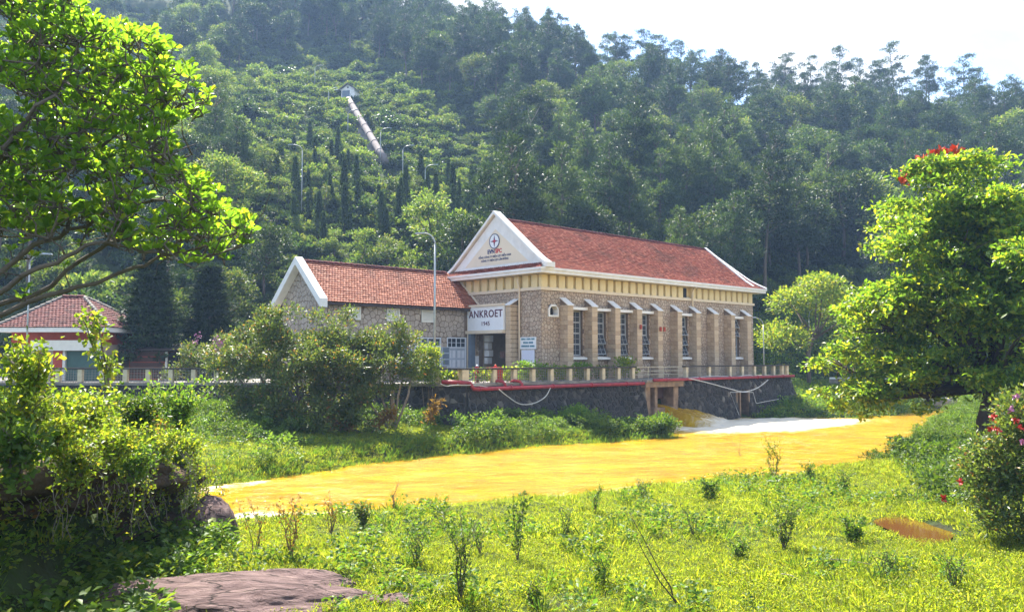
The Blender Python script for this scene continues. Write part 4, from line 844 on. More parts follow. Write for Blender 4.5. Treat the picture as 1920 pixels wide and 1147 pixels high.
# red pipes
o = empty('red_water_pipe', L(0, 0, 0), TH, 'long red steel pipe fixed along the top of the left retaining wall', 'pipe')
MB().tube([(-9.4, -1.6, .14), (-8.5, -2.0, .12), (-7.95, -2.35, .06), (-7.9, -2.42, -.1), (-7.8, -2.44, -.24), (-7.5, -2.45, -.27), (8.3, -2.45, -.25)], .115, 10).build('main_run', M['red'], o, True)
for a in (-5.4, -4.05): MB().tube([(a, -2.45, -.25), (a + .02, -2.42, -.05), (a - .05, -2.3, .1), (a - .3, -2.1, .16), (a - .35, -1.8, .0)], .09, 8).build('riser', M['red'], o, True)
for a in (-7.4, -5.0, -1.5, 2.0, 5.5, 8.0): MB().tube([(a, -2.45, -.25), (a + .09, -2.45, -.25)], .155, 10).build('flange', M['red'], o, True)
o = empty('red_water_pipe', L(0, 0, 0), TH, 'red steel pipe along the bridge and right retaining wall', 'pipe')
MB().tube([(8.0, -2.8, -.04), (12, -2.75, -.05), (27.4, -2.5, -.05)], .105, 10).build('main_run', M['red'], o, True)
for a in (9.5, 13.5, 17.5, 21.5, 25.5): MB().tube([(a, -2.75 + (a - 9) * .011, -.045), (a + .09, -2.75 + (a - 9) * .011, -.045)], .14, 10).build('flange', M['red'], o, True)
def cable(pts, label, r=.025, b=-2.75):
    q = [on_b(x, y, b) for x, y in pts]; q = [L(*p) for p in q]; res = []
    for i in range(len(q) - 1):
        p0, p1, p2, p3 = q[max(i - 1, 0)], q[i], q[i + 1], q[min(i + 2, len(q) - 1)]
        for t in np.linspace(0, 1, 7)[:-1]: res.append(.5 * ((2 * p1) + (-p0 + p2) * t + (2 * p0 - 5 * p1 + 4 * p2 - p3) * t * t + (-p0 + 3 * p1 - 3 * p2 + p3) * t ** 3))
    res.append(q[-1]); c = np.array(res[0]); o = MB().tube([p - c for p in res], r, 6).build('hose', M['hose'], None, True); o.location = c; tag(o, label, 'hose')
cable([(936, 730), (952, 743), (975, 757), (1000, 756), (1022, 744), (1032, 727)], 'white hose sagging in a loop down the left retaining wall', .03, -2.95)
cable([(1292, 709), (1330, 718), (1370, 729), (1395, 734), (1420, 727), (1440, 712)], 'white hose sagging from the red pipe above the drain', .035, -3.1)
cable([(1296, 708), (1340, 705), (1380, 706), (1405, 703), (1420, 709)], 'pale hose lying along the foot of the right railing', .03, -2.5)
cable([(826, 719), (838, 724), (850, 722), (890, 722), (920, 726)], 'thin white hose lying on the wall top left of red pipe', .022, -2.45)
o = empty('cable_frame', L(0, 0, 0), TH, 'thin pale conduit bent around the drain opening', 'conduit')
MB().tube([on_b(x, y, -3.15 - .0) for x, y in ((1386, 778), (1369, 735), (1412, 735), (1418, 756), (1437, 752), (1460, 748))], .022, 6).build('conduit_run', M['hose'], o)
# fire fighting gear behind the railing
o = empty('fire_hose_cabinet', L(-5.35, -1.15, 0), TH, 'red ribbed fire cabinet behind the railing left of notice boards', 'cabinet')
bx('box', M['redbright'], o, 0, .95, 0, .4, .12, .92)
for k in range(6): bx('rib', M['redbright'], o, .05 + k * .155, .12 + k * .155, -.03, -.001, .14, .90)
bx('leg', M['redbright'], o, .05, .12, .05, .12, 0, .119); bx('leg', M['redbright'], o, .83, .90, .05, .12, 0, .119)
def hydrant(a, b, label, top):
    o = empty('fire_hydrant', L(a, b, 0), TH, label, 'hydrant')
    MB().tube([(0, 0, 0), (0, 0, .06), (0, 0, .07), (0, 0, .85), (0, 0, .92), (0, 0, 1.0)], [.16, .16, .1, .1, .14, .05], 10).build('body', M['redbright'], o, True)
    for s in (-1, 1): MB().tube([(s * .08, 0, .62), (s * .22, 0, .62)], .065, 8).build('outlet', M['redbright'], o, True)
    MB().tube([(0, 0, .99), (0, 0, 1.08)], [.1, .03], 10).build('cap', top, o, True)
hydrant(-6.3, -1.0, 'red fire hydrant with white top behind the railing, left of fire cabinet', M['signwhite'])
hydrant(-4.5, -.6, 'red fire hydrant with orange top behind the railing by the entrance buttress', M['fl_orange'])
# lamp posts
def lamp_post(base, h, label, side=-1, arm=1.3, r=.06):
    o = empty('lamp_post', base, 0, label, 'lamp post')
    MB().tube([(0, 0, -.3), (0, 0, h * .5), (0, 0, h - .7)], [r, r * .85, r * .7], 8).build('pole', M['steel'], o, True)
    pts = [(0, 0, h - .75)] + [(side * arm * (1 - math.cos(t)) * .9, 0, h - .75 + .7 * math.sin(t)) for t in np.linspace(.2, 1.5, 6)] + [(side * arm, 0, h - .03)]
    MB().tube(pts, r * .55, 7).build('arm', M['steel'], o, True)
    MB().hexa([(side * (arm - .1), -.09, h - .08), (side * (arm + .5), -.09, h - .1), (side * (arm + .5), .09, h - .1), (side * (arm - .1), .09, h - .08), (side * (arm - .1), -.06, h + .02), (side * (arm + .45), -.06, h - .02), (side * (arm + .45), .06, h - .02), (side * (arm - .1), .06, h + .02)]).build('lamp_head', M['steel'], o)
lamp_post((at(815, 600, 52)[0], 52, 0), 9.15, 'tall grey lamp post in front of the annex windows', -1, .75, .085)
lamp_post((at(1431, 600, 77)[0], 77, ground(at(1431, 600, 77)[0], 77.)), 6.3, 'lamp post just right of the hall end wall', -1, .8)
lamp_post((at(1517, 600, 82)[0], 82, ground(at(1517, 600, 82)[0], 82.)), 7.4, 'thin pole before the small tree right of the hall', 1, .4)
lamp_post((at(52, 600, 53)[0], 53, 0), 8.0, 'lamp post in front of the small house at far left', 1, .9)
for (px, pyb, h, lab, s) in ((590, 168, 5.0, 'small lamp post high on the slope left of the white pipe house', 1), (565, 412, 9.0, 'lamp post at the left edge of the cypress belt', -1), (616, 205, 4.0, 'tiny lamp post just left of the pipe below the white house', 1), (713, 320, 6.5, 'lamp post at the lower end of the big pipe', 1), (755, 345, 5.5, 'lamp post right of the lower pipe end with long curved arm', 1), (797, 372, 4.5, 'lamp post on the shrub slope above the hall gable', 1), (652, 262, 5.0, 'lamp post left of the middle of the pipe', 1), (1073, 425, 6.0, 'pole behind the main roof ridge', -1)):
    lamp_post(hit(px, pyb, 60), h, lab, s, 1.2, .07)
# ------------------------------------------------------------------ penstock and gate house on the slope
pa = hit(653, 206, 60); pb_ = hit(722, 326, 60)
N_ = 9; pts = []
for k in range(N_):
    t = k / (N_ - 1); p = pa * (1 - t) + pb_ * t; pts.append(p + [0, 0, 1.9])
o = empty('penstock', pts[-1], 0, 'big grey steel water pipe running down the hillside from the white gate house', 'pipe')
c = pts[-1]; MB().tube([p - c for p in pts], .56, 14).build('pipe', M['penstock'], o, True)
for k in range(1, N_ - 1):
    d = pts[k + 1] - pts[k - 1]; d /= np.linalg.norm(d); MB().tube([pts[k] - c - d * .12, pts[k] - c + d * .12], .63, 14).build('ring', M['penstock'], o, True)
    q = pts[k] - c; bx('saddle', M['concrete'], o, q[0] - 1.1, q[0] + 1.1, q[1] - .3, q[1] + .3, q[2] - 3.0, q[2] - .3)
gp = hit(650, 196, 60); gz = float(ground(gp[0], gp[1]))
o = empty('gate_house', (gp[0], gp[1] + 1, gz + .8), math.radians(-14), 'tiny white gate house on stilts at the top of the big pipe', 'house')
bx('wall', M['white'], o, -1.7, 1.7, 0, 3, .9, 3.0); bx('front_panel', M['bluegrey'], o, -1.5, .5, -.03, -.002, 1.1, 2.7); bx('floor_slab', M['concrete'], o, -1.95, 1.95, -.5, 3.2, .7, .898)
for x in (-1.7, 1.5): bx('stilt', M['white'], o, x, x + .22, -.4, -.2, -2.2, .7); bx('stilt', M['white'], o, x, x + .22, 2.6, 2.8, -.8, .7)
gm = MB().extrude([(-1.75, -.02, 3.002), (1.75, -.02, 3.002), (0, -.02, 4.15)], (0, 3.0, 0)).build('gable', M['white'], o); bx('round_vent', M['dark'], gm, -.2, .2, -.04, -.021, 3.25, 3.6)
rf = MB()
for s in (-1, 1): rf.hexa([(s * 2.3, -.6, 2.75), (0, -.6, 4.3), (0, 3.5, 4.3), (s * 2.3, 3.5, 2.75), (s * 2.3, -.6, 2.92), (0, -.6, 4.47), (0, 3.5, 4.47), (s * 2.3, 3.5, 2.92)])
rf.build('roof', M['penstock'], o); bx('side_awning', M['white'], o, -3.6, -1.72, -.3, 2, 2.9, 3.05); o.scale = (35 * gp[1] / 1600 / 4.4,) * 3
# footbridge and boulders at the right bend of the river
o = empty('footbridge', (31.5, 85, -1.05), math.atan2(-7, 20), 'pale concrete footbridge slab half hidden behind the right tree', 'bridge')
bx('slab', M['concrete'], o, 0, 24, -1.2, 1.2, 0, .45); bx('kerb', M['signwhite'], o, 0, 24, -1.25, -1.1, .452, .62)
for x in (2, 20): bx('pier', M['concrete'], o, x, x + .7, -.9, .9, -2.6, -.002)
# ------------------------------------------------------------------ plant building blocks
RS = np.random.RandomState
def unit(v): return v / (np.linalg.norm(v, axis=-1, keepdims=True) + 1e-9)
def leaf_mesh(name, P, D, Nn, Ln, W, kind='diamond', mat=None):
    """one folded leaf per row: P base, D direction, Nn upper side, Ln length, W half width"""
    P = np.asarray(P, float); D = unit(np.asarray(D, float)); Nn = np.asarray(Nn, float); S = unit(np.cross(D, Nn)); Nn = np.cross(S, D); n = len(P)
    Ln = np.broadcast_to(np.asarray(Ln, float), (n,))[:, None]; W = np.broadcast_to(np.asarray(W, float), (n,))[:, None]
    if kind == 'diamond':
        V = np.stack([P, P + D * Ln * .5 + S * W + Nn * W * .35, P + D * Ln - Nn * Ln * .06, P + D * Ln * .5 - S * W + Nn * W * .35], 1)
        F = np.array([[0, 1, 2], [0, 2, 3]]); k = 4
    else:
        V = np.stack([P, P + D * Ln * .42 + S * W * .62 + Nn * W * .3, P + D * Ln * .78 + S * W + Nn * W * .35, P + D * Ln - Nn * Ln * .07, P + D * Ln * .78 - S * W + Nn * W * .35, P + D * Ln * .42 - S * W * .62 + Nn * W * .3], 1)
        F = np.array([[0, 1, 2], [0, 2, 3], [0, 3, 4], [0, 4, 5]]); k = 6
    Fc = (np.arange(n)[:, None, None] * k + F[None]).reshape(-1, 3)
    me = np_mesh(name, V.reshape(-1, 3), Fc)
    if mat: me.materials.append(mat)
    return me
def rand_dirs(rs, n, up=0.):
    v = rs.normal(size=(n, 3)); v[:, 2] += up; return unit(v)
def clump_leaves(rs, C, per, cr, ln, w, up=.35, flat=.7, out=None, spread=.8):
    """leaves gathered round clump centres C; returns arrays for leaf_mesh"""
    n = len(C) * per; c = np.repeat(C, per, 0); off = rs.normal(size=(n, 3)) * cr; off[:, 2] *= flat
    d = unit(off) * spread + rand_dirs(rs, n, up) * .8
    if out is not None: d = d + np.repeat(out, per, 0) * .5
    nn = rand_dirs(rs, n, 1.3); L_ = ln * rs.uniform(.65, 1.25, n)
    return c + off, d, nn, L_, w * rs.uniform(.75, 1.2, n)
def lobe_points(rs, lobes, n, shell=.36, low=.45):
    """points spread through the lobes, denser towards their outside and top. lobes: (x,y,z,rx,ry,rz)"""
    lb = np.array(lobes, float); vol = (lb[:, 3] * lb[:, 4] * lb[:, 5]) ** .75; k = rs.choice(len(lb), n, p=vol / vol.sum())
    d = rand_dirs(rs, n); lowm = (d[:, 2] < -.25) & (rs.uniform(size=n) > low); d[lowm, 2] *= -1
    r = rs.uniform(size=n) ** shell; P = lb[k, :3] + d * lb[k, 3:] * r[:, None]
    return P, d, k
def branches(mb, rs, base, lobes, r0, twigs=4, n=6):
    base = np.array(base, float)
    for l in lobes:
        c = np.array(l[:3]); mid = base * .45 + c * .55 + rs.normal(size=3) * .06 * np.linalg.norm(c - base); mid[2] -= .08 * np.linalg.norm(c - base)
        mb.tube([base, mid, c], [r0 * .55, r0 * .33, r0 * .16], n)
        for _ in range(twigs):
            e = c + rand_dirs(rs, 1, .3)[0] * np.array(l[3:]) * .8; m = (c + e) / 2 + rs.normal(size=3) * .1; mb.tube([c * .85 + mid * .15, m, e], [r0 * .16, r0 * .1, r0 * .05], 4, False)
def finish_tree(name, loc, trunk_me, crown_me, label, cat='tree', group=None, s=1., rz=0., extra=()):
    o = empty(name, loc, rz, label, cat, group); o.scale = (s, s, s)
    if trunk_me: link('trunk', trunk_me, o)
    link('crown' if cat == 'tree' else 'foliage', crown_me, o); return o

# ---- distant tree kinds, each built a few times and then copied
def pine_proto(seed, h=14., flat=False, bare=.45, mat='lf_pine'):
    rs = RS(seed); mb = MB(); lean = rs.normal(size=2) * .03
    tp = lambda z: np.array([lean[0] * z + .15 * math.sin(z * .5 + seed), lean[1] * z, z])
    mb.tube([tp(z) for z in np.linspace(-1, h * .97, 8)], list(np.linspace(.24, .04, 8)), 7)
    lobes = []; nl = 23 if not flat else 15
    for i in range(nl):
        t = bare + (1 - bare) * (i + .5) / nl; z = h * t; a = i * 2.4 + rs.uniform(0, .8); R = (.26 * h) * (1.05 - (.5 if flat else .9) * ((t - bare) / (1 - bare)) ** 1.8) * rs.uniform(.6, 1.05)
        p = tp(z) + np.array([math.cos(a) * R * .68, math.sin(a) * R * .68, rs.uniform(-.2, .5)]); lobes.append((*p, R * .5, R * .5, R * (.2 if flat else .33)))
        mb.tube([tp(z - .6), (tp(z - .5) + p) / 2, p], [.07, .05, .025], 4, False)
    lobes.append((*tp(h * .96), .05 * h, .05 * h, .06 * h))
    C, d, k = lobe_points(rs, lobes, 500 if not flat else 330, .42, .35)
    P, D, N2_, Ll, W = clump_leaves(rs, C, 13, .16, .5, .058, 1.0, .8, d, .7)
    t = mb.mesh('trunk', True); t.materials.append(M['bark']); return t, leaf_mesh('crown', P, D, N2_, Ll, W, mat=M[mat])
def broad_proto(seed, h=11., mat='lf_wood', trunk_vis=.35, w=.42, n=360, leaf=.40, flat=1.):
    rs = RS(seed); mb = MB(); top = np.array([rs.normal() * .4, rs.normal() * .4, h * .55]); mb.tube([(0, 0, -1), (rs.normal() * .15, rs.normal() * .15, h * .3), top], [.22, .17, .11], 7)
    lobes = []
    for i in range(9):
        a = i * 2.4 + rs.uniform(0, .7); t = rs.uniform(trunk_vis + .12, .9); R = w * h * math.sin(math.pi * min(1, (t - trunk_vis) / (1.04 - trunk_vis) * .8 + .15)) * .62
        r = h * rs.uniform(.13, .21); lobes.append((math.cos(a) * R, math.sin(a) * R, h * t, r * 1.15, r * 1.15, r * .75 * flat))
    lobes.append((top[0], top[1], h * .88, h * .17, h * .17, h * .12 * flat)); branches(mb, rs, top * .8, lobes, .2, 1, 5)
    C, d, k = lobe_points(rs, lobes, n, .34, .4); P, D, N2_, Ll, W = clump_leaves(rs, C, 15, .24, leaf, leaf * .27, .3, .75, d, .8)
    t = mb.mesh('trunk', True); t.materials.append(M['bark']); return t, leaf_mesh('crown', P, D, N2_, Ll, W, mat=M[mat])
def cypress_proto(seed, h=7.):
    rs = RS(seed); mb = MB(); mb.tube([(0, 0, -.5), (0, 0, h * .9)], [.1, .02], 6)
    n = 1500; z = rs.uniform(.06, 1, n) ** .85; a = rs.uniform(0, 6.28, n); r = .15 * h * (1 - z) ** .75 * rs.uniform(.35, 1.1, n) * (.75 + .35 * np.sin(a * 3 + z * 23 + seed))
    P = np.stack([np.cos(a) * r, np.sin(a) * r, z * h], 1); D = np.stack([np.cos(a) * .5, np.sin(a) * .5, np.full(n, 1.1)], 1) + rs.normal(size=(n, 3)) * .22
    t = mb.mesh('trunk', True); t.materials.append(M['bark_dark']); return t, leaf_mesh('crown', P, D, rand_dirs(rs, n, .2), rs.uniform(.35, .7, n), rs.uniform(.05, .09, n), mat=M['lf_cypress'])
def shrub_me(seed, mat, n=70, per=9, leaf=.22, asp=.75, wide=.3, name='shrub'):
    rs = RS(seed); lobes = [(rs.normal() * .35, rs.normal() * .35, .45 + rs.uniform(0, .3), .55, .55, .5 * asp) for _ in range(6)]
    C, d, k = lobe_points(rs, lobes, n, .35, .5); P, D, N2_, Ll, W = clump_leaves(rs, C, per, .09, leaf, leaf * wide, .4, .8, d, .8); return leaf_mesh(name, P, D, N2_, Ll, W, mat=M[mat])
def tuft_me(seed, mat, n=22, h=.26, spread=.14, w=.012, lean=.55, name='tuft'):
    rs = RS(seed); a = rs.uniform(0, 6.28, n); r = spread * np.sqrt(rs.uniform(size=n)); P = np.stack([np.cos(a) * r, np.sin(a) * r, np.full(n, -.02)], 1)
    D = np.stack([np.cos(a) * lean, np.sin(a) * lean, np.ones(n)], 1) + rs.normal(size=(n, 3)) * .3; D[:, 2] = np.abs(D[:, 2])
    return leaf_mesh(name, P, D, rand_dirs(rs, n, .3), h * rs.uniform(.4, 1.2, n), w * rs.uniform(.7, 1.4, n), mat=M[mat])
def herb_me(seed, mat, n=26, h=.3, leaf=.1, name='herb', rad=.16, wide=.3):
    rs = RS(seed); z = rs.uniform(.05, 1, n) * h; a = rs.uniform(0, 6.28, n); r = rad * rs.uniform(.1, 1, n)
    P = np.stack([np.cos(a) * r, np.sin(a) * r, z], 1); D = np.stack([np.cos(a), np.sin(a), rs.uniform(-.2, .9, n)], 1) + rs.normal(size=(n, 3)) * .3
    return leaf_mesh(name, P, D, rand_dirs(rs, n, 1.2), leaf * rs.uniform(.6, 1.3, n), leaf * wide * rs.uniform(.8, 1.2, n), mat=M[mat])
# ---- ground cover nobody could count: scattered copies of small tufts
def scatter(name, P, S, meshes, label, cat, seed=0, tilt=.12):
    rs = RS(seed); n = len(P); me = bpy.data.meshes.new(name); me.vertices.add(n); me.vertices.foreach_set('co', np.asarray(P, np.float32).ravel())
    rot = np.stack([rs.normal(size=n) * tilt, rs.normal(size=n) * tilt, rs.uniform(0, 6.28, n)], 1)
    for nm, ty, val, key in (('rot', 'FLOAT_VECTOR', rot, 'vector'), ('scl', 'FLOAT', S, 'value'), ('idx', 'INT', rs.randint(0, len(meshes), n), 'value')):
        a = me.attributes.new(nm, ty, 'POINT'); a.data.foreach_set(key, np.asarray(val, np.int32 if ty == 'INT' else np.float32).ravel())
    col = bpy.data.collections.new(name + '_templates')
    for i, m in enumerate(meshes): col.objects.link(bpy.data.objects.new('%s_%02d' % (m.name, i), m))
    ng = bpy.data.node_groups.new(name, 'GeometryNodeTree'); ng.interface.new_socket('Geometry', in_out='INPUT', socket_type='NodeSocketGeometry'); ng.interface.new_socket('Geometry', in_out='OUTPUT', socket_type='NodeSocketGeometry')
    N = ng.nodes; K = ng.links; gi = N.new('NodeGroupInput'); go = N.new('NodeGroupOutput'); ip = N.new('GeometryNodeInstanceOnPoints'); ci = N.new('GeometryNodeCollectionInfo')
    ci.inputs['Collection'].default_value = col; ci.inputs['Separate Children'].default_value = True; ci.inputs['Reset Children'].default_value = True
    K.new(gi.outputs[0], ip.inputs['Points']); K.new(ci.outputs[0], ip.inputs['Instance']); ip.inputs['Pick Instance'].default_value = True
    for nm, ty, sk in (('rot', 'FLOAT_VECTOR', 'Rotation'), ('scl', 'FLOAT', 'Scale'), ('idx', 'INT', 'Instance Index')):
        na = N.new('GeometryNodeInputNamedAttribute'); na.data_type = ty; na.inputs['Name'].default_value = nm; K.new(na.outputs[0], ip.inputs[sk])
    K.new(ip.outputs[0], go.inputs[0]); o = link(name, me); md = o.modifiers.new('scatter', 'NODES'); md.node_group = ng
    return tag(o, label, cat, kind='stuff')
def jgrid(rs, x0, x1, y0, y1, sp):
    gx, gy = np.meshgrid(np.arange(x0, x1, sp), np.arange(y0, y1, sp)); gx = gx.ravel() + rs.uniform(-.5, .5, gx.size) * sp; gy = gy.ravel() + rs.uniform(-.5, .5, gy.size) * sp; return gx, gy
def in_view(x, y, margin=1.12, extra=3.): return (np.abs(x) < y * .6 * margin + extra)
# ------------------------------------------------------------------ hillside forest
PINES = [pine_proto(s, 14., False, b) for s, b in ((1, .42), (2, .36), (3, .5), (4, .3), (5, .44))]
PINES_SUNLIT = [pine_proto(s, 13., False, b, 'lf_pine_sunlit') for s, b in ((6, .3), (7, .22), (8, .35))]
SKYP = [pine_proto(s, 14.5, True, .34) for s in (11, 12, 13, 14)]
BROAD = [broad_proto(s, 10.5, m, tv) for s, m, tv in ((21, 'lf_wood', .25), (22, 'lf_wood', .32), (23, 'lf_wood', .2), (24, 'lf_slope', .25), (25, 'lf_slope', .38))]
LOWB = [broad_proto(s, 5.5, 'lf_slope', .08, .55, 190, .3) for s in (31, 32, 33)]
CYP = [cypress_proto(s, 7.) for s in (41, 42, 43)]
def inpoly(px, py, poly): return bool(poly_sd(np.array([px]), np.array([py]), poly)[0] < 0)
CLEAR = [(395, 190), (480, 120), (600, 90), (720, 130), (820, 210), (930, 270), (940, 345), (820, 400), (640, 380), (500, 330), (410, 290)]
BELT = [(505, 335), (560, 290), (700, 300), (760, 360), (1000, 395), (1010, 480), (700, 500), (520, 470)]
LAWN = [(1410, 590), (1565, 580), (1580, 720), (1410, 720)]
rs = RS(77); cnt = {}
COLS = [(-999, 'at the far left edge'), (110, 'above the small house'), (215, 'above the dark conifers'), (430, 'above the big olive shrub'), (560, 'above the left half of annex'), (700, 'above the right half of annex'), (840, 'above the white gable'), (1010, 'above the near part of hall roof'), (1150, 'above the middle of hall roof'), (1300, 'above the far end of hall roof'), (1440, 'right of the hall'), (1560, 'left of the flowering tree'), (1700, 'above the flowering tree'), (1820, 'at the far right edge')]
def place_words(px, py): return ('on the upper slope ' if py < 130 else 'on the middle slope ' if py < 300 else 'on the lower slope ') + [w for a, w in COLS if px >= a][-1]
def add(kind, protos, x, y, s, look, sink=.0):
    px, py = proj((x, y, float(ground(x, y)))); pw = place_words(px, py); label = look + ' ' + pw; group = 'each ' + look + ' ' + pw
    z = float(ground(x, y)) - sink; t, c = protos[rs.randint(len(protos))]
    finish_tree(kind, (x, y, z), t, c, label, 'tree', group, s, rs.uniform(0, 6.28)); cnt[kind] = cnt.get(kind, 0) + 1
gx, gy = jgrid(rs, -170, 150, 66, 310, 7.2)
GZ_ = ground(gx, gy); HB = np.interp(gx, [-200, -40, -18, -5, 12, 25, 45, 70, 130], [66, 67, 70, 74, 80, 86, 93, 98, 100]); RG = np.interp(gx, [-60, -25, 0, 40, 90], [300, 262, 232, 218, 214])
for x, y, z, hb, rg_ in zip(gx, gy, GZ_, HB, RG):
    d = y - hb
    if d < 2.5 or y > rg_ + 5 or abs(x) > y * .6 * 1.1 + 4: continue
    px, py = proj((x, y, z))
    if py < -120: continue
    if inpoly(px, py, LAWN): continue
    if px < 330 and rs.uniform() < .5: continue
    u = rs.uniform()
    if inpoly(px, py, CLEAR):
        if u < .13 and abs(px - lerp(653, 722, np.clip((py - 206) / 120, 0, 1))) > 60: add('slope_shrub_tree', LOWB, x, y, rs.uniform(.55, .85), 'low rounded clearing bush')
        continue
    if inpoly(px, py, BELT): continue
    if y > rg_ - 13 and x > -40:
        add('skyline_pine', SKYP, x, y, rs.uniform(.72, 1.15), 'dark layered skyline pine'); continue
    if px < 430:
        if u < .35: add('hill_pine', PINES, x, y, rs.uniform(.7, 1.05), 'dark pine')
        else: add('hill_tree', BROAD, x, y, rs.uniform(.6, .95), 'leafy green tree')
    elif py < 170 and px < 1000:
        if u < .75: add('hill_pine', PINES, x, y, rs.uniform(.85, 1.2), 'hazy blue green pine')
        else: add('hill_tree', BROAD, x, y, rs.uniform(.8, 1.1), 'hazy leafy tree')
    elif px < 880:
        if py > 400 or d < 25: add('hill_tree', LOWB if u < .6 else BROAD, x, y, rs.uniform(.6, .9), 'light green bushy tree')
        elif u < .5: add('hill_tree', BROAD, x, y, rs.uniform(.55, .85), 'leafy clearing edge tree')
        else: add('hill_pine', PINES, x, y, rs.uniform(.6, .8), 'young clearing edge pine')
    elif px < 1470:
        if u < .72: add('hill_pine', PINES_SUNLIT if (1000 < px < 1420 and py > 230 and u < .42) else PINES, x, y, rs.uniform(.85, 1.25), 'bushy green pine')
        else: add('hill_tree', BROAD, x, y, rs.uniform(.7, 1.05), 'leafy tree among pines')
    else:
        if u < .62: add('hill_pine', PINES, x, y, rs.uniform(.85, 1.2), 'shaded dark pine')
        else: add('hill_tree', BROAD, x, y, rs.uniform(.8, 1.2), 'shaded leafy tree')
# planted belt of dark columnar trees and pale shrubs
gx, gy = jgrid(rs, -45, 12, 74, 140, 2.45); gz = ground(gx, gy)
for x, y, z in zip(gx, gy, gz):
    px, py = proj((x, y, z))
    if not inpoly(px, py, BELT): continue
    u = rs.uniform(); near_pipe = abs(px - 715) < 38 and py < 395
    if u < .62 and not near_pipe: add('columnar_cypress', CYP, x, y, rs.uniform(.4, .8), 'dark columnar cypress')
    elif u < .78 and not near_pipe: add('slope_shrub_tree', LOWB, x, y, rs.uniform(.45, .8), 'pale bush tree among cypresses')
# single trees that stand out
def slender_tree():
    rs = RS(300); mb = MB(); p = [np.array([0, 0, -1.]), np.array([.2, 0, 5.]), np.array([-.1, .1, 9.5]), np.array([-.5, .2, 12.])]; mb.tube(p, [.22, .17, .12, .06], 7); mb.tube([p[2], np.array([.9, .1, 11.2]), np.array([1.6, 0, 12.6])], [.1, .07, .04], 5)
    lobes = [(-.6, 0, 13.2, 2.4, 2.4, .8), (1.4, 0, 13.0, 1.9, 1.9, .6), (0, .3, 14.3, 2.0, 2, .7), (-1.7, 0, 8.0, 1.8, 1.6, .4), (-2.0, 0, 6.0, 1.7, 1.6, .4)]
    for l in lobes[3:]: mb.tube([(0, 0, l[2] - .6), l[:3]], [.06, .03], 4)
    C, d, k = lobe_points(rs, lobes, 210, .4, .3); a = clump_leaves(rs, C, 15, .2, .38, .09, .4, .6, d); t = mb.mesh('trunk', True); t.materials.append(M['bark_pale']); return t, leaf_mesh('crown', *a, mat=M['lf_wood'])
t, c = slender_tree(); p = hit(996, 338, 70); finish_tree('slender_tree', (p[0], p[1], p[2]), t, c, 'slender flat topped tree with bare pale trunk above the hall gable', 'tree', None, .95)
for px, py, s, lab in ((1105, 432, 1.12, 'bushy light green pine just above the middle of the roof ridge'), (1240, 440, 1.25, 'large sunlit pine above the right half of the roof'), (1345, 452, 1.3, 'large sunlit pine above the far end of the roof'), (1548, 470, 1.15, 'pine with clear reddish trunk left of the flowering tree'), (397, 338, .95, 'slender pine rising beside the clearing, left of the lamp post')):
    p = hit(px, py, 64); t, c = PINES_SUNLIT[rs.randint(3)]; finish_tree('hill_pine', (p[0], p[1], p[2]), t, c, lab, 'tree', None, s, rs.uniform(0, 6))
t, c = broad_proto(26, 9.5, 'lf_yellow', .2, .5, 620, .3); p = (at(1515, 600, 81)[0], 81.); finish_tree('leafy_tree', (p[0], p[1], float(ground(*p))), t, c, 'bright green leafy tree on the lawn right of the hall', 'tree', None, 1.12, 1.)
t, c = broad_proto(27, 9.0, 'lf_weed', .2, .5, 560, .3); p = (at(1615, 600, 86)[0], 86.); finish_tree('leafy_tree', (p[0], p[1], float(ground(*p))), t, c, 'mid green leafy tree half hidden behind the left side of the flowering tree', 'tree', None, 1.05, 2.)
# undergrowth on the slope
SHR = [shrub_me(51, 'lf_slope', name='slope_shrub'), shrub_me(52, 'lf_slope', name='slope_shrub'), shrub_me(53, 'lf_wood', name='slope_shrub'), shrub_me(54, 'lf_slope', 80, 10, .18, name='slope_shrub'), shrub_me(55, 'lf_wood', 80, 9, .26, name='slope_shrub')]
gx, gy = jgrid(rs, -120, 140, 66, 235, 1.75); gz = ground(gx, gy); hb = np.interp(gx, [-200, -40, -18, -5, 12, 25, 45, 70, 130], [66, 67, 70, 74, 80, 86, 93, 98, 100])
P = np.stack([gx, gy, gz], 1); ok = (gy - hb > .8) & in_view(gx, gy, 1.05) & (poly_sd(gx, gy, PLAT) > 1)
pp = P - [0, 0, EYE]; zz = pp @ FW; PXs = 960 + F_PX * pp[:, 0] / zz; PYs = 573.5 - F_PX * (pp @ UPV) / zz
lawn = poly_sd(PXs, PYs, np.array(LAWN, float)) < 0; pipe = np.abs(PXs - np.interp(PYs, [196, 326, 372], [650, 722, 735])) < np.interp(PYs, [190, 330], [16, 24]); pipe &= (PYs > 190) & (PYs < 372)
ok &= ~lawn & ~pipe & (rs.uniform(size=len(gx)) < np.where(PYs > 150, .95, .6))
scl = rs.uniform(.7, 1.75, ok.sum()) * np.where(rs.uniform(size=ok.sum()) < .12, 1.5, 1.)
scatter('hillside_undergrowth', P[ok] - [0, 0, .15], scl, SHR, 'dense green undergrowth of bushes covering the hillside', 'undergrowth', 8)
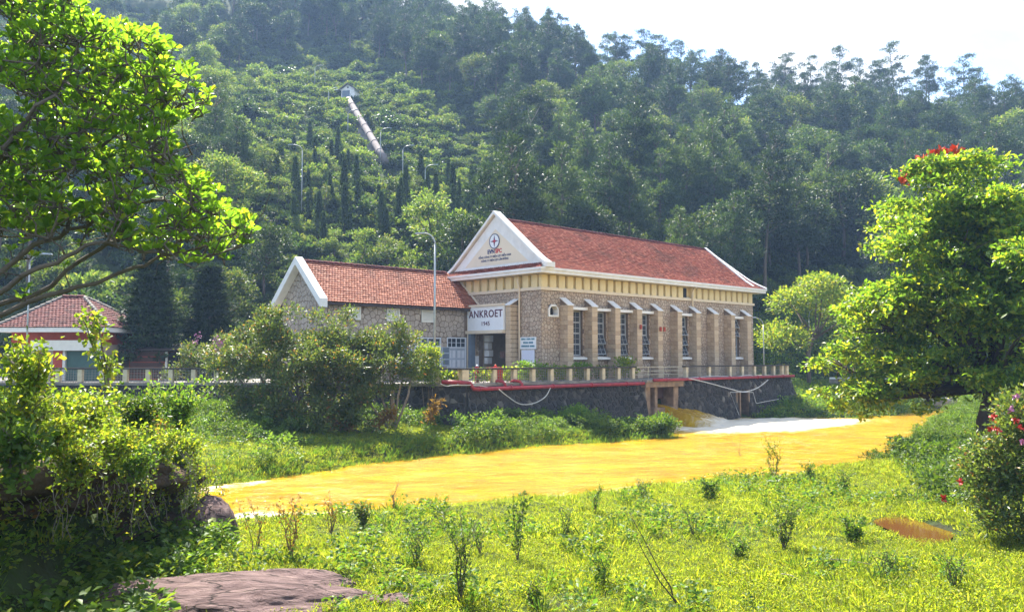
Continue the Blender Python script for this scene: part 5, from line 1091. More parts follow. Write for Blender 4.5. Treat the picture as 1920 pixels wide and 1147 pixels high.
# ------------------------------------------------------------------ trees close to the buildings
def dark_conifer(seed, h, r):
    rs = RS(seed); mb = MB(); mb.tube([(0, 0, -.3), (0, 0, 2), (.1, 0, h * .95)], [.34, .3, .05], 9); C = []; out = []
    z = 1.6
    while z < h * .97:
        t = (z - 1.6) / (h - 1.6); R = r * (1 - t) ** .85 * rs.uniform(.8, 1.15); nb = 11
        for i in range(nb):
            a = i * 6.28 / nb + rs.uniform(0, .5); R_i = R * rs.uniform(.7, 1.05); mb.tube([(0, 0, z), (math.cos(a) * R_i * .6, math.sin(a) * R_i * .6, z - .03 * R_i), (math.cos(a) * R_i, math.sin(a) * R_i, z + .08 * R_i)], [.05, .035, .015], 4, False)
            for q in np.linspace(.2, 1, 9): C.append((math.cos(a) * R_i * q + rs.normal() * .12, math.sin(a) * R_i * q + rs.normal() * .12, z - .05 * R_i * math.sin(q * 3) + rs.normal() * .06)); out.append((math.cos(a), math.sin(a), .1))
        z += .62
    C = np.array(C); a = clump_leaves(rs, C, 18, .17, .34, .055, .5, .4, np.array(out), .9); t = mb.mesh('trunk', True); t.materials.append(M['bark']); return t, leaf_mesh('crown', *a, mat=M['lf_dark'])
t, c = dark_conifer(61, 9.6, 3.1); finish_tree('dark_conifer', (at(283, 600, 59)[0], 59, 0), t, c, 'dark layered conifer right of the small house', 'tree')
t, c = dark_conifer(62, 8.6, 2.7); finish_tree('dark_conifer', (at(392, 600, 61)[0], 61, 0), t, c, 'dark layered conifer between the small house and annex', 'tree')
def near_shrub(seed, lobes, sub, mat, nc, per, leaf, wide, stem=.09, cr=.16, up=.4, bark='bark'):
    rs = RS(seed); mb = MB(); branches(mb, rs, (0, 0, -.2), lobes, stem, 3, 6); C, d, k = lobe_points(rs, sub, nc, .4, .4); a = clump_leaves(rs, C, per, cr, leaf, leaf * wide, up, .8, d)
    t = mb.mesh('stem', True); t.materials.append(M[bark]); return t, leaf_mesh('foliage', *a, mat=M[mat])
def shrub_at(name, base, lobes_px, Y, label, mat, nc, per, leaf, wide, seed, cat='shrub', **k):
    """lobes_px: (px, py, radius m, depth offset)"""
    base = np.array(base, float); lb = []
    for px, py, r, dy in lobes_px: p = at(px, py, Y + dy) - base; lb.append((p[0], p[1], p[2], r * 1.1, r, r * .8))
    r9 = RS(seed + 5); sub = []
    for l in lb:
        for q in range(9): dq = rand_dirs(r9, 1, .25)[0]; rr = l[3] * r9.uniform(.28, .45); sub.append((l[0] + dq[0] * l[3] * .8, l[1] + dq[1] * l[4] * .8, l[2] + dq[2] * l[5] * .8, rr, rr, rr * .7))
    t, c = near_shrub(seed, lb, sub, mat, nc, per, leaf, wide, **k); o = empty(name, base, 0, label, cat); link('stem', t, o); link('foliage', c, o); return o
gpt = lambda x, y: (x, y, float(ground(x, y)))
shrub_at('olive_shrub', gpt(-10.6, 44), [(470, 660, 1.6, .5), (540, 625, 1.7, 0), (610, 632, 1.5, .3), (655, 672, 1.5, -.6), (560, 690, 2.0, -1), (480, 720, 1.5, -.6), (640, 720, 1.8, -.8), (720, 690, 1.4, 0), (550, 750, 1.7, -.8), (690, 740, 1.3, -.2), (430, 690, 1.1, .8), (600, 770, 1.5, -1), (500, 785, 1.3, -.8), (680, 785, 1.2, -.6), (440, 760, 1.2, .2)], 44, 'big olive green shrub with reddish leaf tips before the annex', 'lf_shrub', 3000, 15, .17, .26, 71, stem=.2)
shrub_at('olive_shrub', gpt(-6.2, 44.8), [(700, 640, .85, 0), (738, 607, .6, 0), (770, 645, .65, .3), (650, 592, .5, .2), (715, 665, 1.1, -.2), (775, 680, .85, 0), (735, 650, .8, 0)], 45, 'loose upper shrub with pale branches in front of annex windows', 'lf_shrub', 430, 14, .17, .26, 72, stem=.15, bark='bark_pale')
shrub_at('olive_shrub', gpt(-4.7, 48.0), [(800, 680, .8, 0), (790, 705, .7, -.2), (812, 700, .6, -.2), (798, 660, .5, .1)], 48.2, 'rounded yellow green shrub at the wall corner left of first railing post', 'lf_yellow', 330, 14, .14, .26, 73, stem=.08)
shrub_at('flowering_shrub', (at(385, 650, 50.8)[0], 51.5, 0), [(375, 660, .9, .3), (405, 645, .9, .6), (350, 690, .8, 0), (420, 680, 1.0, .3), (330, 700, .6, 0)], 51.5, 'pale shrub with pinkish tips left of the big olive shrub', 'lf_shrub', 420, 13, .16, .28, 74)
o = bpy.data.objects['flowering_shrub']; rs2 = RS(9)
for k in range(9):
    q = at(rs2.uniform(365, 440), rs2.uniform(628, 660), 50.9) - np.array(o.location); a = leaf_mesh('blossom', np.repeat([q], 14, 0) + rs2.normal(size=(14, 3)) * .1, rand_dirs(rs2, 14, .6), rand_dirs(rs2, 14, .5), .14, .05, mat=M['fl_pink']); link('blossom', a, o)
for i, (px, py, r, lab) in enumerate(((1240, 795, .7, 'rounded leafy bush beside the water outlet'), (1080, 775, .4, 'spiky pale bush against the dark wall below the white hose'))):
    b_ = hit(px, py + 22, 35, 60); shrub_at('bank_bush', (b_[0], b_[1], b_[2]), [(px, py, r * .8, 0), (px - 14, py + 8, r * .7, -.2), (px + 14, py + 6, r * .7, .2)], b_[1], lab, 'lf_weed', 230, 12, .16, .3, 640 + i, 'bush', stem=.04)
# planting behind the railing
for i, (px, w, h, mat, lab) in enumerate(((905, .75, .55, 'lf_yellow', 'yellow green planter bush behind railing left of red cabinet'), (955, .45, .6, 'lf_yellow', 'narrow yellow leafed plant between red cabinet and downpipe'), (988, .8, .85, 'lf_weed', 'tall spiky green plant below the notice board'), (1022, .8, .7, 'lf_weed', 'dark green planter bush right of notice board'), (1055, .55, .6, 'lf_yellow', 'yellowish plant behind railing under the pointed vent'), (1090, .9, .75, 'lf_weed', 'green planter bush under the first tall window'), (1128, .8, .6, 'lf_shrub', 'olive planter bush with white blooms under the second window'), (1172, 1.1, 1.0, 'lf_yellow', 'largest planter bush at the right end of the front railing'), (845, .6, .45, 'lf_yellow', 'small yellow plant behind the big railing post'))):
    a = on_b(px, 700, -1.2)[0]; r = RS(500 + i); n = int(420 * w); h *= 1.45; P = np.stack([r.normal(size=n) * w * .42, r.normal(size=n) * .28, r.uniform(.05, 1, n) ** .8 * h], 1); D = rand_dirs(r, n, .7)
    o = empty('planter_bush', L(a, -1.15, 0), TH, lab, 'bush'); link('foliage', leaf_mesh('foliage', P, D, rand_dirs(r, n, 1), .24, .06, mat=M[mat]), o)
    mb = MB()
    for _ in range(6): e = P[r.randint(n)]; mb.tube([(e[0] * .3, e[1] * .3, 0), e], [.015, .006], 4)
    mb.build('stem', M['bark'], o)
# ------------------------------------------------------------------ flowering tree on the right bank
base = np.array(gpt(19.4, 35.0)); rs2 = RS(81)
LB = [(1800, 375, 36, 2.6), (1890, 400, 35, 2.9), (1735, 430, 37, 2.0), (1700, 515, 37.5, 2.1), (1660, 610, 37, 1.8), (1750, 560, 36, 2.2), (1800, 490, 34.5, 2.7), (1900, 530, 33, 3.0), (1635, 590, 38, 1.35), (1725, 600, 36, 2.1), (1640, 660, 38, 1.6), (1580, 690, 38.5, 1.2), (1600, 745, 38, 1.15), (1680, 715, 37, 1.7), (1810, 610, 34.5, 2.6), (1780, 690, 35, 2.0), (1890, 660, 32.5, 2.3), (2010, 480, 34, 3.4), (2000, 620, 33, 3.0), (1760, 450, 39.5, 2.6), (1860, 560, 39, 3.0), (1730, 745, 36.5, .9)]
lobes = []
for px, py, Y, r in LB: p = at(px, py, Y) - base; lobes.append((*p, r * 1.12, r, r * .72))
sub = []
for l in lobes:
    for q in range(10):
        dq = rand_dirs(rs2, 1, .3)[0]; rr = l[3] * rs2.uniform(.24, .44); sub.append((l[0] + dq[0] * l[3] * .86, l[1] + dq[1] * l[4] * .86, l[2] + dq[2] * l[5] * .86, rr, rr, rr * .55))
mb = MB(); fork = np.array([.2, 0, 2.6]); mb.tube([(0, 0, -.4), (-.1, .05, 1.2), fork], [.42, .33, .28], 10); branches(mb, rs2, fork, lobes, .34, 5, 7)
C, d, k = lobe_points(rs2, sub, 3700, .33, .3)
# leaf sprays: each clump is a flattened fan of drooping leaflets
n = len(C) * 22; c = np.repeat(C, 22, 0); od = np.repeat(unit(d + [0, 0, .15]), 22, 0); off = rs2.normal(size=(n, 3)) * [.24, .24, .09]; dd = od * .6 + rand_dirs(rs2, n, -.15) * .75
cr_me = leaf_mesh('crown', c + off, dd, rand_dirs(rs2, n, 1.8), .26 * rs2.uniform(.6, 1.2, n), .065 * rs2.uniform(.8, 1.2, n), mat=M['lf_right'])
tm = mb.mesh('trunk', True); tm.materials.append(M['bark_dark'])
o = finish_tree('tulip_tree', base, tm, cr_me, 'big rounded green tree with orange red flowers on the right bank', 'tree')
for px, py in ((1706, 332), (1720, 328), (1731, 317), (1752, 310), (1768, 303), (1699, 346), (1736, 331), (1792, 299)):
    q = at(px - 4, py - (4 if px < 1725 else 12), 36.0) - base; m = 26; a = leaf_mesh('flower', np.repeat([q], m, 0) + rs2.normal(size=(m, 3)) * .08, rand_dirs(rs2, m, .5), rand_dirs(rs2, m, .5), .34, .11, mat=M['fl_orange']); link('flower', a, o)
# shrub with red and pink flowers at the right edge
bz = gpt(12.3, 20.5)
o = shrub_at('flower_bush', bz, [(1890, 850, .75, 0), (1850, 900, .6, .2), (1915, 780, .6, .2), (1890, 940, .7, -.3), (1850, 970, .5, -.1), (1930, 880, .8, 0), (1960, 800, .9, .3), (1925, 990, .6, -.3)], 20.5, 'silvery leafed bush with red and pink flowers at the right edge', 'lf_shrub', 1000, 14, .125, .24, 91, stem=.05)
for i, (px, py) in enumerate(((1862, 782), (1857, 805), (1904, 790), (1913, 802), (1905, 744), (1896, 768), (1800, 903), (1768, 934), (1870, 806), (1918, 830))):
    q = at(px, py, 19.7) - np.array(bz); m = 16; r = RS(600 + i); a = leaf_mesh('flower', np.repeat([q], m, 0) + r.normal(size=(m, 3)) * .022, rand_dirs(r, m, .3), rand_dirs(r, m, .5), .09, .032, mat=M['fl_pink' if i in (4, 5, 9) else 'fl_red']); link('flower', a, o)
# ------------------------------------------------------------------ foreground rocks
def rock_mesh(seed, n=40, amp=.18, sx=1., sy=1., sz=1., sharp=1.):
    rs = RS(seed); V = []; F = []; m = n // 2
    for j in range(m + 1):
        th = math.pi * j / m
        for i in range(n):
            ph = 2 * math.pi * i / n; d = np.array([math.sin(th) * math.cos(ph), math.sin(th) * math.sin(ph), math.cos(th)])
            V.append(d)
    V = np.array(V); r = np.ones(len(V))
    for o_ in range(5):
        f = 1.6 * 1.9 ** o_
        for _ in range(3):
            k = rand_dirs(rs, 1)[0] * f; ph = rs.uniform(0, 6.28); r += amp / 1.75 ** o_ * (np.abs(np.sin(V @ k + ph)) - .6) * .6
    V = V * r[:, None] * [sx, sy, sz]
    for j in range(m):
        for i in range(n): F.append((j * n + i, (j + 1) * n + i, (j + 1) * n + (i + 1) % n, j * n + (i + 1) % n))
    return np_mesh('rock', V, F, True)
def rock(name, loc, seed, s, label, mat='rock', amp=.18, n=44, rz=0.):
    me = rock_mesh(seed, n, amp, *s); me.materials.append(M[mat]); o = link(name, me); o.location = loc; o.rotation_euler = (0, 0, rz); return tag(o, label, 'rock')
q = at(420, 1105, 15.6); rock('flat_rock', (q[0], 15.7, -3.0), 1, (2.5, 1.35, .42), 'broad flat purplish rock in the bottom left foreground', amp=.26, n=150, rz=.15)
q = at(560, 1072, 17); rock('flat_rock', (q[0], 17.0, -3.0), 2, (1.2, .8, .30), 'smaller flat rock slab right of the broad foreground rock', amp=.26, n=100, rz=-.2)
q = at(740, 1100, 15.7); rock('flat_rock', (q[0], 15.8, -2.93), 3, (.55, .4, .12), 'small bare stone patch in the grass right of the flat rocks', amp=.18)
q = at(372, 965, 21); rock('bank_rock', (q[0] + .1, 21.2, -2.9), 4, (.75, .95, .85), 'brown rounded boulder at the tip of the left cliff by the river', amp=.2, n=64)
for i, (px, py, s) in enumerate(((1735, 758, .9), (1762, 752, 1.1), (1790, 756, .7))):
    rock('river_boulder', at(px, py, 79) + [0, 0, -.1], 20 + i, (s * 1.3, s, s * .6), ('leftmost', 'largest', 'rightmost')[i] + ' of three grey boulders at the river bend below the footbridge', 'concrete', .2, 28)
# cliff: undercut rock face below the left bank
NU, NV = 70, 40; V = []; rs = RS(33)
path = [(-16., 11.2), (-11.2, 11.0), (-9.0, 12.0), (-8.3, 14.0), (-7.9, 17.0), (-7.75, 20.0), (-8.3, 22.3), (-10.5, 23.6), (-14, 23.2)]
pu = np.linspace(0, len(path) - 1, NU); pxs = np.interp(pu, range(len(path)), [p[0] for p in path]); pys = np.interp(pu, range(len(path)), [p[1] for p in path])
for _ in range(4): pxs[1:-1] = (pxs[:-2] + pxs[1:-1] * 2 + pxs[2:]) / 4; pys[1:-1] = (pys[:-2] + pys[1:-1] * 2 + pys[2:]) / 4
for i in range(NU):
    t = np.array([pxs[min(i + 1, NU - 1)] - pxs[max(i - 1, 0)], pys[min(i + 1, NU - 1)] - pys[max(i - 1, 0)]]); t /= np.linalg.norm(t); nrm = np.array([t[1], -t[0]]); top = np.interp(pys[i], [11, 15, 20, 23.5], [.05, -.1, -.85, -1.6])
    for j in range(NV):
        v = j / (NV - 1); z = lerp(-3.4, top, v ** .85); prof_ = 1.3 * sstep(0, .18, v) * -1 + 1.75 * sstep(.35, .8, v) - 1.5 * sstep(.86, 1.0, v) * 1.3
        prof_ *= np.interp(pys[i], [11, 16, 20, 23], [1.0, .9, .45, .3]); f = (vnoise(i * .22, z * 2.2, .7, 3) - .5) * .7 + (vnoise(i * .6, z * 5, .7, 4) - .5) * .4
        V.append((pxs[i] + nrm[0] * (prof_ + f), pys[i] + nrm[1] * (prof_ + f), z + (.12 if v < 1 else .0)))
ia = np.arange(NU * NV).reshape(NU, NV); Fc = np.stack([ia[:-1, :-1], ia[1:, :-1], ia[1:, 1:], ia[:-1, 1:]], -1).reshape(-1, 4)
cl = link('cliff_face', np_mesh('cliff_face', V, Fc, True), None, M['cliff']); tag(cl, 'shaded undercut rock bank in the left foreground, overgrown on top', 'cliff')
# puddle
pm = MB(); n = 28; c = at(1702, 988, 22.6); ring = [(c[0] + (1.0 + .22 * math.sin(3 * t + 1)) * math.cos(t) * .72 + .25 * math.sin(t), 22.3 + (1.2 + .2 * math.sin(2 * t)) * math.sin(t) * 1.5, 0) for t in np.linspace(0, 6.283, n, endpoint=False)]
PUD = np.array([p[:2] for p in ring]); pz = float(ground(10.45, 22.4)) + .15
def puddle_mat():
    m, t, out = nmat('puddle_water'); p = t.nodes.new('ShaderNodeBsdfPrincipled'); p.inputs['Base Color'].default_value = (.10, .04, .012, 1); p.inputs['Roughness'].default_value = .1; p.inputs['Specular IOR Level'].default_value = .25; t.links.new(p.outputs[0], out.inputs['Surface']); return m
pm.add([(10.45 + (p[0] - c[0]) * 1.25, 22.4 + (p[1] - 22.3) * 1.15, pz) for p in ring], [tuple(range(n))]).build('puddle', puddle_mat()); tag(bpy.data.objects['puddle'], 'small rust brown puddle in the grass at right', 'water', kind='structure')
# ------------------------------------------------------------------ grass and herbs
rs = RS(101)
GR = [tuft_me(i, 'lf_grass', 24, .20, .15, .010, .7, 'grass_tuft') for i in (1, 2, 3)] + [herb_me(i, 'lf_grass', 46, .13, .044, 'grass_herb', .15, .3) for i in (4, 5, 6)]
WD = [herb_me(i, 'lf_weed', 40, .42, .13, 'weed', .24) for i in (7, 8, 9)] + [tuft_me(10, 'lf_weed', 22, .45, .16, .014, .5, 'weed_tuft')]
BK = [herb_me(i, 'lf_bank', 46, .5, .15, 'bank_weed', .28) for i in (11, 12, 13)] + [shrub_me(14, 'lf_bank', 26, 9, .15, .6, .32, 'bank_bush')]
BG = [tuft_me(i, 'lf_weed', 30, .3, .18, .013, .6, 'bank_grass') for i in (15, 16)]
def ground_pts(x0, x1, y0, y1, sp, cond, margin=1.15, extra=2.5):
    gx, gy = jgrid(rs, x0, x1, y0, y1, sp); k = in_view(gx, gy, margin, extra); gx, gy = gx[k], gy[k]; gz = ground(gx, gy); sd = poly_sd(gx, gy, RIV); pl = poly_sd(gx, gy, PLAT); k = cond(gx, gy, gz, sd, pl); return np.stack([gx[k], gy[k], gz[k]], 1)
rocks_xy = [(at(420, 1105, 15.6)[0], 15.7, 2.2, 1.25), (at(560, 1072, 17)[0], 17., 1.1, .72), (at(740, 1100, 15.7)[0], 15.8, .5, .35)]
def off_rocks(x, y):
    k = np.ones(len(x), bool)
    for a, b, r1, r2 in rocks_xy: k &= ((x - a) / r1) ** 2 + ((y - b) / r2) ** 2 > rs.uniform(.6, 1.1, len(x))
    return k & ((((x - 10.45) / .95) ** 2 + ((y - 22.4) / 1.5) ** 2) > 1.)
nearside = lambda x, y: y < np.interp(x, [-60, -11, -5, 3, 10, 20, 30, 45, 90], [8, 27, 31, 37, 43, 55, 66, 77, 98])
P1 = ground_pts(-9, 18, 12.5, 20.5, .125, lambda x, y, z, s, p: (s > .15) & nearside(x, y) & (x > -7.6) & off_rocks(x, y))
P2 = ground_pts(-9, 26, 20.5, 38, .17, lambda x, y, z, s, p: (s > .12) & nearside(x, y) & (x > -7.8) & off_rocks(x, y))
P = np.concatenate([P1, P2]); sc = rs.uniform(.5, 1.2, len(P)) * (.5 + .6 * vnoise(P[:, 0], P[:, 1], 1.3, 8) + .7 * vnoise(P[:, 0], P[:, 1], 3.5, 9) ** 2)
scatter('meadow_grass', P, sc, GR, 'bright yellow green grass and low herbs of the foreground meadow', 'grass', 21)
P = ground_pts(-8, 22, 15, 37, .55, lambda x, y, z, s, p: (s > .3) & nearside(x, y) & (x > -7.2) & off_rocks(x, y) & (vnoise(x, y, 2.2, 11) > .55)); scatter('meadow_weeds', P, rs.uniform(.5, 1.1, len(P)), WD, 'taller green weeds standing in patches in the meadow', 'weeds', 22)
P = ground_pts(-30, 30, 26, 52, .27, lambda x, y, z, s, p: (s > .05) & (s < 2.0) & ~nearside(x, y) & (p > .3)); scatter('waterside_grass', P, rs.uniform(.7, 1.3, len(P)), BG + GR[:2], 'bright green grass strip along the far water edge', 'grass', 23)
P = ground_pts(-36, 12, 28, 52, .36, lambda x, y, z, s, p: (s > 1.0) & ~nearside(x, y) & (p > .25) & ~((x < -3.0) & (s < 5.5) & (rs.uniform(size=len(x)) < .86))); scatter('bank_undergrowth', P, rs.uniform(.5, 1.05, len(P)) * (.6 + .7 * vnoise(P[:, 0], P[:, 1], 2.6, 12)), BK + WD[:2], 'thick green undergrowth on the bank below the retaining wall', 'undergrowth', 24)
P = ground_pts(-26, 6, 29, 49, .2, lambda x, y, z, s, p: (s > .4) & (s < 7) & ~nearside(x, y)); scatter('bank_grass', P, rs.uniform(.6, 1.1, len(P)), GR, 'sunlit yellow green grass on the far bank at left', 'grass', 25)
P = ground_pts(10, 50, 14, 78, .42, lambda x, y, z, s, p: (s > .1) & nearside(x, y) & (y > 25) & (x > 11.5 + .28 * np.clip(y - 22, -8, 12) * (y < 34)) & off_rocks(x, y)); scatter('right_bank_undergrowth', P, rs.uniform(.5, 1.05, len(P)) * np.where(P[:, 1] > 33, .62, 1.), BK + WD[:1], 'dark green leafy cover on the steep right bank', 'undergrowth', 26)
P = ground_pts(18, 50, 62, 100, .4, lambda x, y, z, s, p: (s > .1) & ~nearside(x, y) & (p > .5)); scatter('lawn_cover', P, rs.uniform(.9, 1.7, len(P)), WD + BG + GR, 'light green lawn and herbs right of the hall', 'grass', 27)
P = ground_pts(-22, -7.4, 9, 24, .24, lambda x, y, z, s, p: (z > -2.2) & nearside(x, y)); CT = [herb_me(i, 'lf_yellow', 44, .38, .085, 'cliff_herb', .24, .32) for i in (31, 32, 33)] + [tuft_me(34, 'lf_yellow', 22, .4, .16, .014, .5, 'cliff_grass')] + [herb_me(35, 'dry', 16, .25, .1, 'dry_leaves', .25)]
scatter('cliff_top_herbs', P, rs.uniform(.7, 1.35, len(P)), CT, 'yellow green herbs covering the top of the left cliff', 'undergrowth', 28)
P = ground_pts(-8.2, -4.6, 12.2, 21, .26, lambda x, y, z, s, p: (x < -7.1 + .5 * vnoise(x, y, 1., 2) + np.interp(y, [12, 15.5, 18, 21], [1.2, 1.0, .4, .2])) & off_rocks(x, y)); scatter('cliff_foot_ferns', P, rs.uniform(.7, 1.5, len(P)), [herb_me(i, 'lf_weed', 52, .42, .095, 'fern', .26, .24) for i in (36, 37)] + BK[:1], 'green ferns and weeds at the foot of the left cliff', 'undergrowth', 29)
# trailing creepers over the cliff lip
rs2 = RS(120); mb = MB(); PP = []; DD = []
for k in range(150):
    i = rs2.randint(16, 58); x, y = pxs[i], pys[i]; top = np.interp(y, [11, 15, 20, 23.5], [.05, -.1, -.85, -1.6]); ln2 = rs2.uniform(.5, 1.7); p = np.array([x + rs2.uniform(-.3, .6), y + rs2.uniform(-.3, .3), top + .12]); pts = [p.copy()]
    for q in range(7):
        p = p + np.array([rs2.normal() * .06 + .05 * (q < 2), rs2.normal() * .06, -ln2 / 7]); pts.append(p.copy())
        for _ in range(5): PP.append(p + rs2.normal(size=3) * .05); DD.append(rs2.normal(size=3) + [.2, 0, -.4])
    mb.tube(pts, .006, 4, False)
o = empty('creeper', (-8, 15, -.2), 0, 'green creepers hanging over the lip of the left cliff', 'creeper'); c0 = np.array([-8, 15, -.2])
mb.v = [tuple(np.array(v) - c0) for v in mb.v]; mb.build('stem', M['bark_pale'], o); f_ = link('foliage', leaf_mesh('foliage', np.array(PP) - c0, DD, rand_dirs(rs2, len(PP), 1), rs2.uniform(.05, .10, len(PP)), .026, 'obovate', M['lf_yellow']), o)
# ------------------------------------------------------------------ leafy plants on the cliff and saplings in the meadow
def sapling(name, base, stems, label, mat, leaf, per_m, seed, cat='sapling', r=.012, wide=.28, bark='bark', spread=.05, hang=0., t0=.22):
    """stems: lists of (px,py,depth) points; leaves grow along their upper parts"""
    rs = RS(seed); base = np.array(base, float); mb = MB(); PP = []; DD = []
    for st in stems:
        pts = [np.zeros(3)] + [at(*p) - base for p in st]; fine = []
        for a, b in zip(pts[:-1], pts[1:]):
            for t in np.linspace(0, 1, 5)[:-1]: fine.append(a + (b - a) * t + rs.normal(size=3) * .012)
        fine.append(pts[-1]); m = len(fine); mb.tube(fine, list(np.linspace(r, r * .35, m)), 5)
        seglen = sum(np.linalg.norm(b - a) for a, b in zip(fine[:-1], fine[1:])); n = int(per_m * seglen)
        for _ in range(n):
            t = rs.uniform(t0, 1) ** .8 * (m - 1); i = min(int(t), m - 2); p = fine[i] + (fine[i + 1] - fine[i]) * (t - i); PP.append(p + rs.normal(size=3) * spread); DD.append(unit(rs.normal(size=3) + [0, 0, .35 - hang]))
    o = empty(name, base, 0, label, cat); mb.build('stem', M[bark], o, True); n = len(PP)
    link('foliage', leaf_mesh('foliage', PP, DD, rand_dirs(rs, n, 1.), leaf * rs.uniform(.6, 1.25, n), leaf * wide * rs.uniform(.8, 1.2, n), 'obovate', M[mat]), o); return o
def fan(px, py, top, Y, n, w, rs):
    return [[(px + (rs.uniform(-1, 1)) * w * .45, lerp(py, top, .5), Y), (px + rs.uniform(-1, 1) * w, lerp(py, top, rs.uniform(.75, 1.05)), Y + rs.uniform(-.3, .3))] for _ in range(n)]
r3 = RS(130)
for i, (px, py, top, n, w, leaf, per, mat, lab) in enumerate((
    (970, 1052, 915, 3, 22, .10, 46, 'lf_bank', 'tall sapling with dark feathery top in the middle of the meadow'),
    (545, 1052, 930, 7, 30, .07, 26, 'dry', 'thin reddish sapling clump at the river edge behind the flat rock'),
    (478, 1045, 930, 4, 40, .07, 18, 'dry', 'sparse reddish twiggy plant left of the thin sapling clump'),
    (680, 992, 943, 8, 20, .10, 60, 'lf_shrub', 'small dark bush at the near water edge'),
    (860, 1135, 965, 9, 42, .07, 32, 'lf_bank', 'airy tall weed clump at bottom centre'),
    (1132, 1105, 1028, 6, 26, .08, 55, 'lf_weed', 'leafy green sapling with bare lower stems at bottom right of centre'),
    (1470, 1032, 940, 10, 42, .07, 50, 'lf_bank', 'feathery dark weed bush left of the puddle'),
    (1452, 905, 815, 8, 30, .07, 36, 'lf_yellow', 'wispy tall plant standing before the river at right'),
    (1400, 895, 800, 2, 34, .05, 22, 'dry', 'two thin bare stems leaning left before the foaming water'),
    (1330, 940, 895, 9, 36, .09, 60, 'lf_weed', 'low rounded weed bush at the near bank right of centre'),
    (1205, 935, 898, 6, 22, .06, 50, 'lf_shrub', 'small greyish weed at the near bank centre'),
    (1115, 965, 905, 5, 20, .07, 46, 'lf_weed', 'small upright weed at the near bank, left of the greyish weed'),
    (1385, 1052, 1010, 8, 22, .08, 60, 'lf_bank', 'small dark leafy weed in the open grass at right'),
    (1600, 1020, 968, 9, 34, .09, 60, 'lf_weed', 'leafy weed clump just left of the puddle'),
    (1585, 925, 880, 6, 24, .07, 50, 'lf_bank', 'slim dark weed at the foot of the right bank'),
    (620, 1010, 925, 5, 26, .06, 30, 'dry', 'slim reddish weeds between thin sapling clump and dark water edge bush'),
    (780, 1060, 985, 7, 30, .07, 36, 'lf_weed', 'upright green weeds left of the airy tall clump'),
    (900, 1040, 975, 5, 22, .06, 34, 'lf_weed', 'thin green weeds left of the tall feathery sapling'),
    (1060, 1010, 950, 6, 22, .06, 40, 'lf_weed', 'small green weeds right of the tall feathery sapling'),
    (1300, 1010, 950, 5, 26, .06, 30, 'lf_bank', 'slim dark weeds in mid meadow left of the feathery bush'),
    (1520, 905, 862, 7, 30, .08, 50, 'lf_weed', 'leafy weeds at the water edge right of the wispy plant'),
    (1660, 1090, 1020, 8, 40, .06, 36, 'lf_bank', 'dark wispy weeds at lower right below the puddle'),
    (1790, 1110, 1030, 9, 50, .06, 36, 'lf_weed', 'wispy green weeds at the lower right corner'),
    (1000, 1140, 1080, 8, 36, .07, 46, 'lf_yellow', 'low yellow green weeds at the bottom edge centre'),
    (740, 960, 905, 3, 16, .06, 30, 'dry', 'thin reddish stalk beside the dark water edge bush'))):
    b = hit(px, py, 12, 60); sapling('sapling', b, fan(px, py, top, b[1], n, w, r3), lab, mat, leaf, per, 700 + i, 'plant', t0=.1)
b = hit(1275, 1140, 12, 40); sapling('bent_stem', b, [[(1235, 1060, b[1] + .2), (1180, 960, b[1] + .5)], [(1225, 1070, b[1] + .1), (1195, 1010, b[1] + .1)]], 'long dark bare stem bending left across the lower meadow', 'lf_bank', .05, 8, 720, 'plant', r=.016, bark='bark_dark')
for i, (x0, y0, x1, y1, lab) in enumerate(((1535, 1062, 1640, 1072, 'long pale dry twig lying in the grass left of the puddle'), (1465, 1090, 1505, 1105, 'short forked dry twig lying in the lower right grass'))):
    a = hit(x0, y0, 12, 40); b = hit(x1, y1, 12, 40); q = MB().tube([np.zeros(3) + [0, 0, .16], (b - a) * .5 + [0, 0, .2], b - a + [0, 0, .15]], [.012, .01, .005], 5).build('twig', M['bark_pale']); q.location = a; tag(q, lab, 'twig')
# yellow fern like stalks before the wall
for i, (pts, lab) in enumerate(((((690, 815), (650, 800), (612, 785)), 'yellow stalk leaning left below the big olive shrub'), (((692, 815), (715, 790), (742, 770)), 'yellow stalk leaning right below the big olive shrub'), (((800, 812), (806, 780), (822, 752)), 'tall brownish stalk before the dark wall'))):
    b = hit(*pts[0], 30, 60); sapling('fern_stalk', b, [[(x, y, b[1]) for x, y in pts[1:]]] * 2, lab, 'dry', .28, 60, 740 + i, 'plant', r=.02, wide=.16, spread=.12)
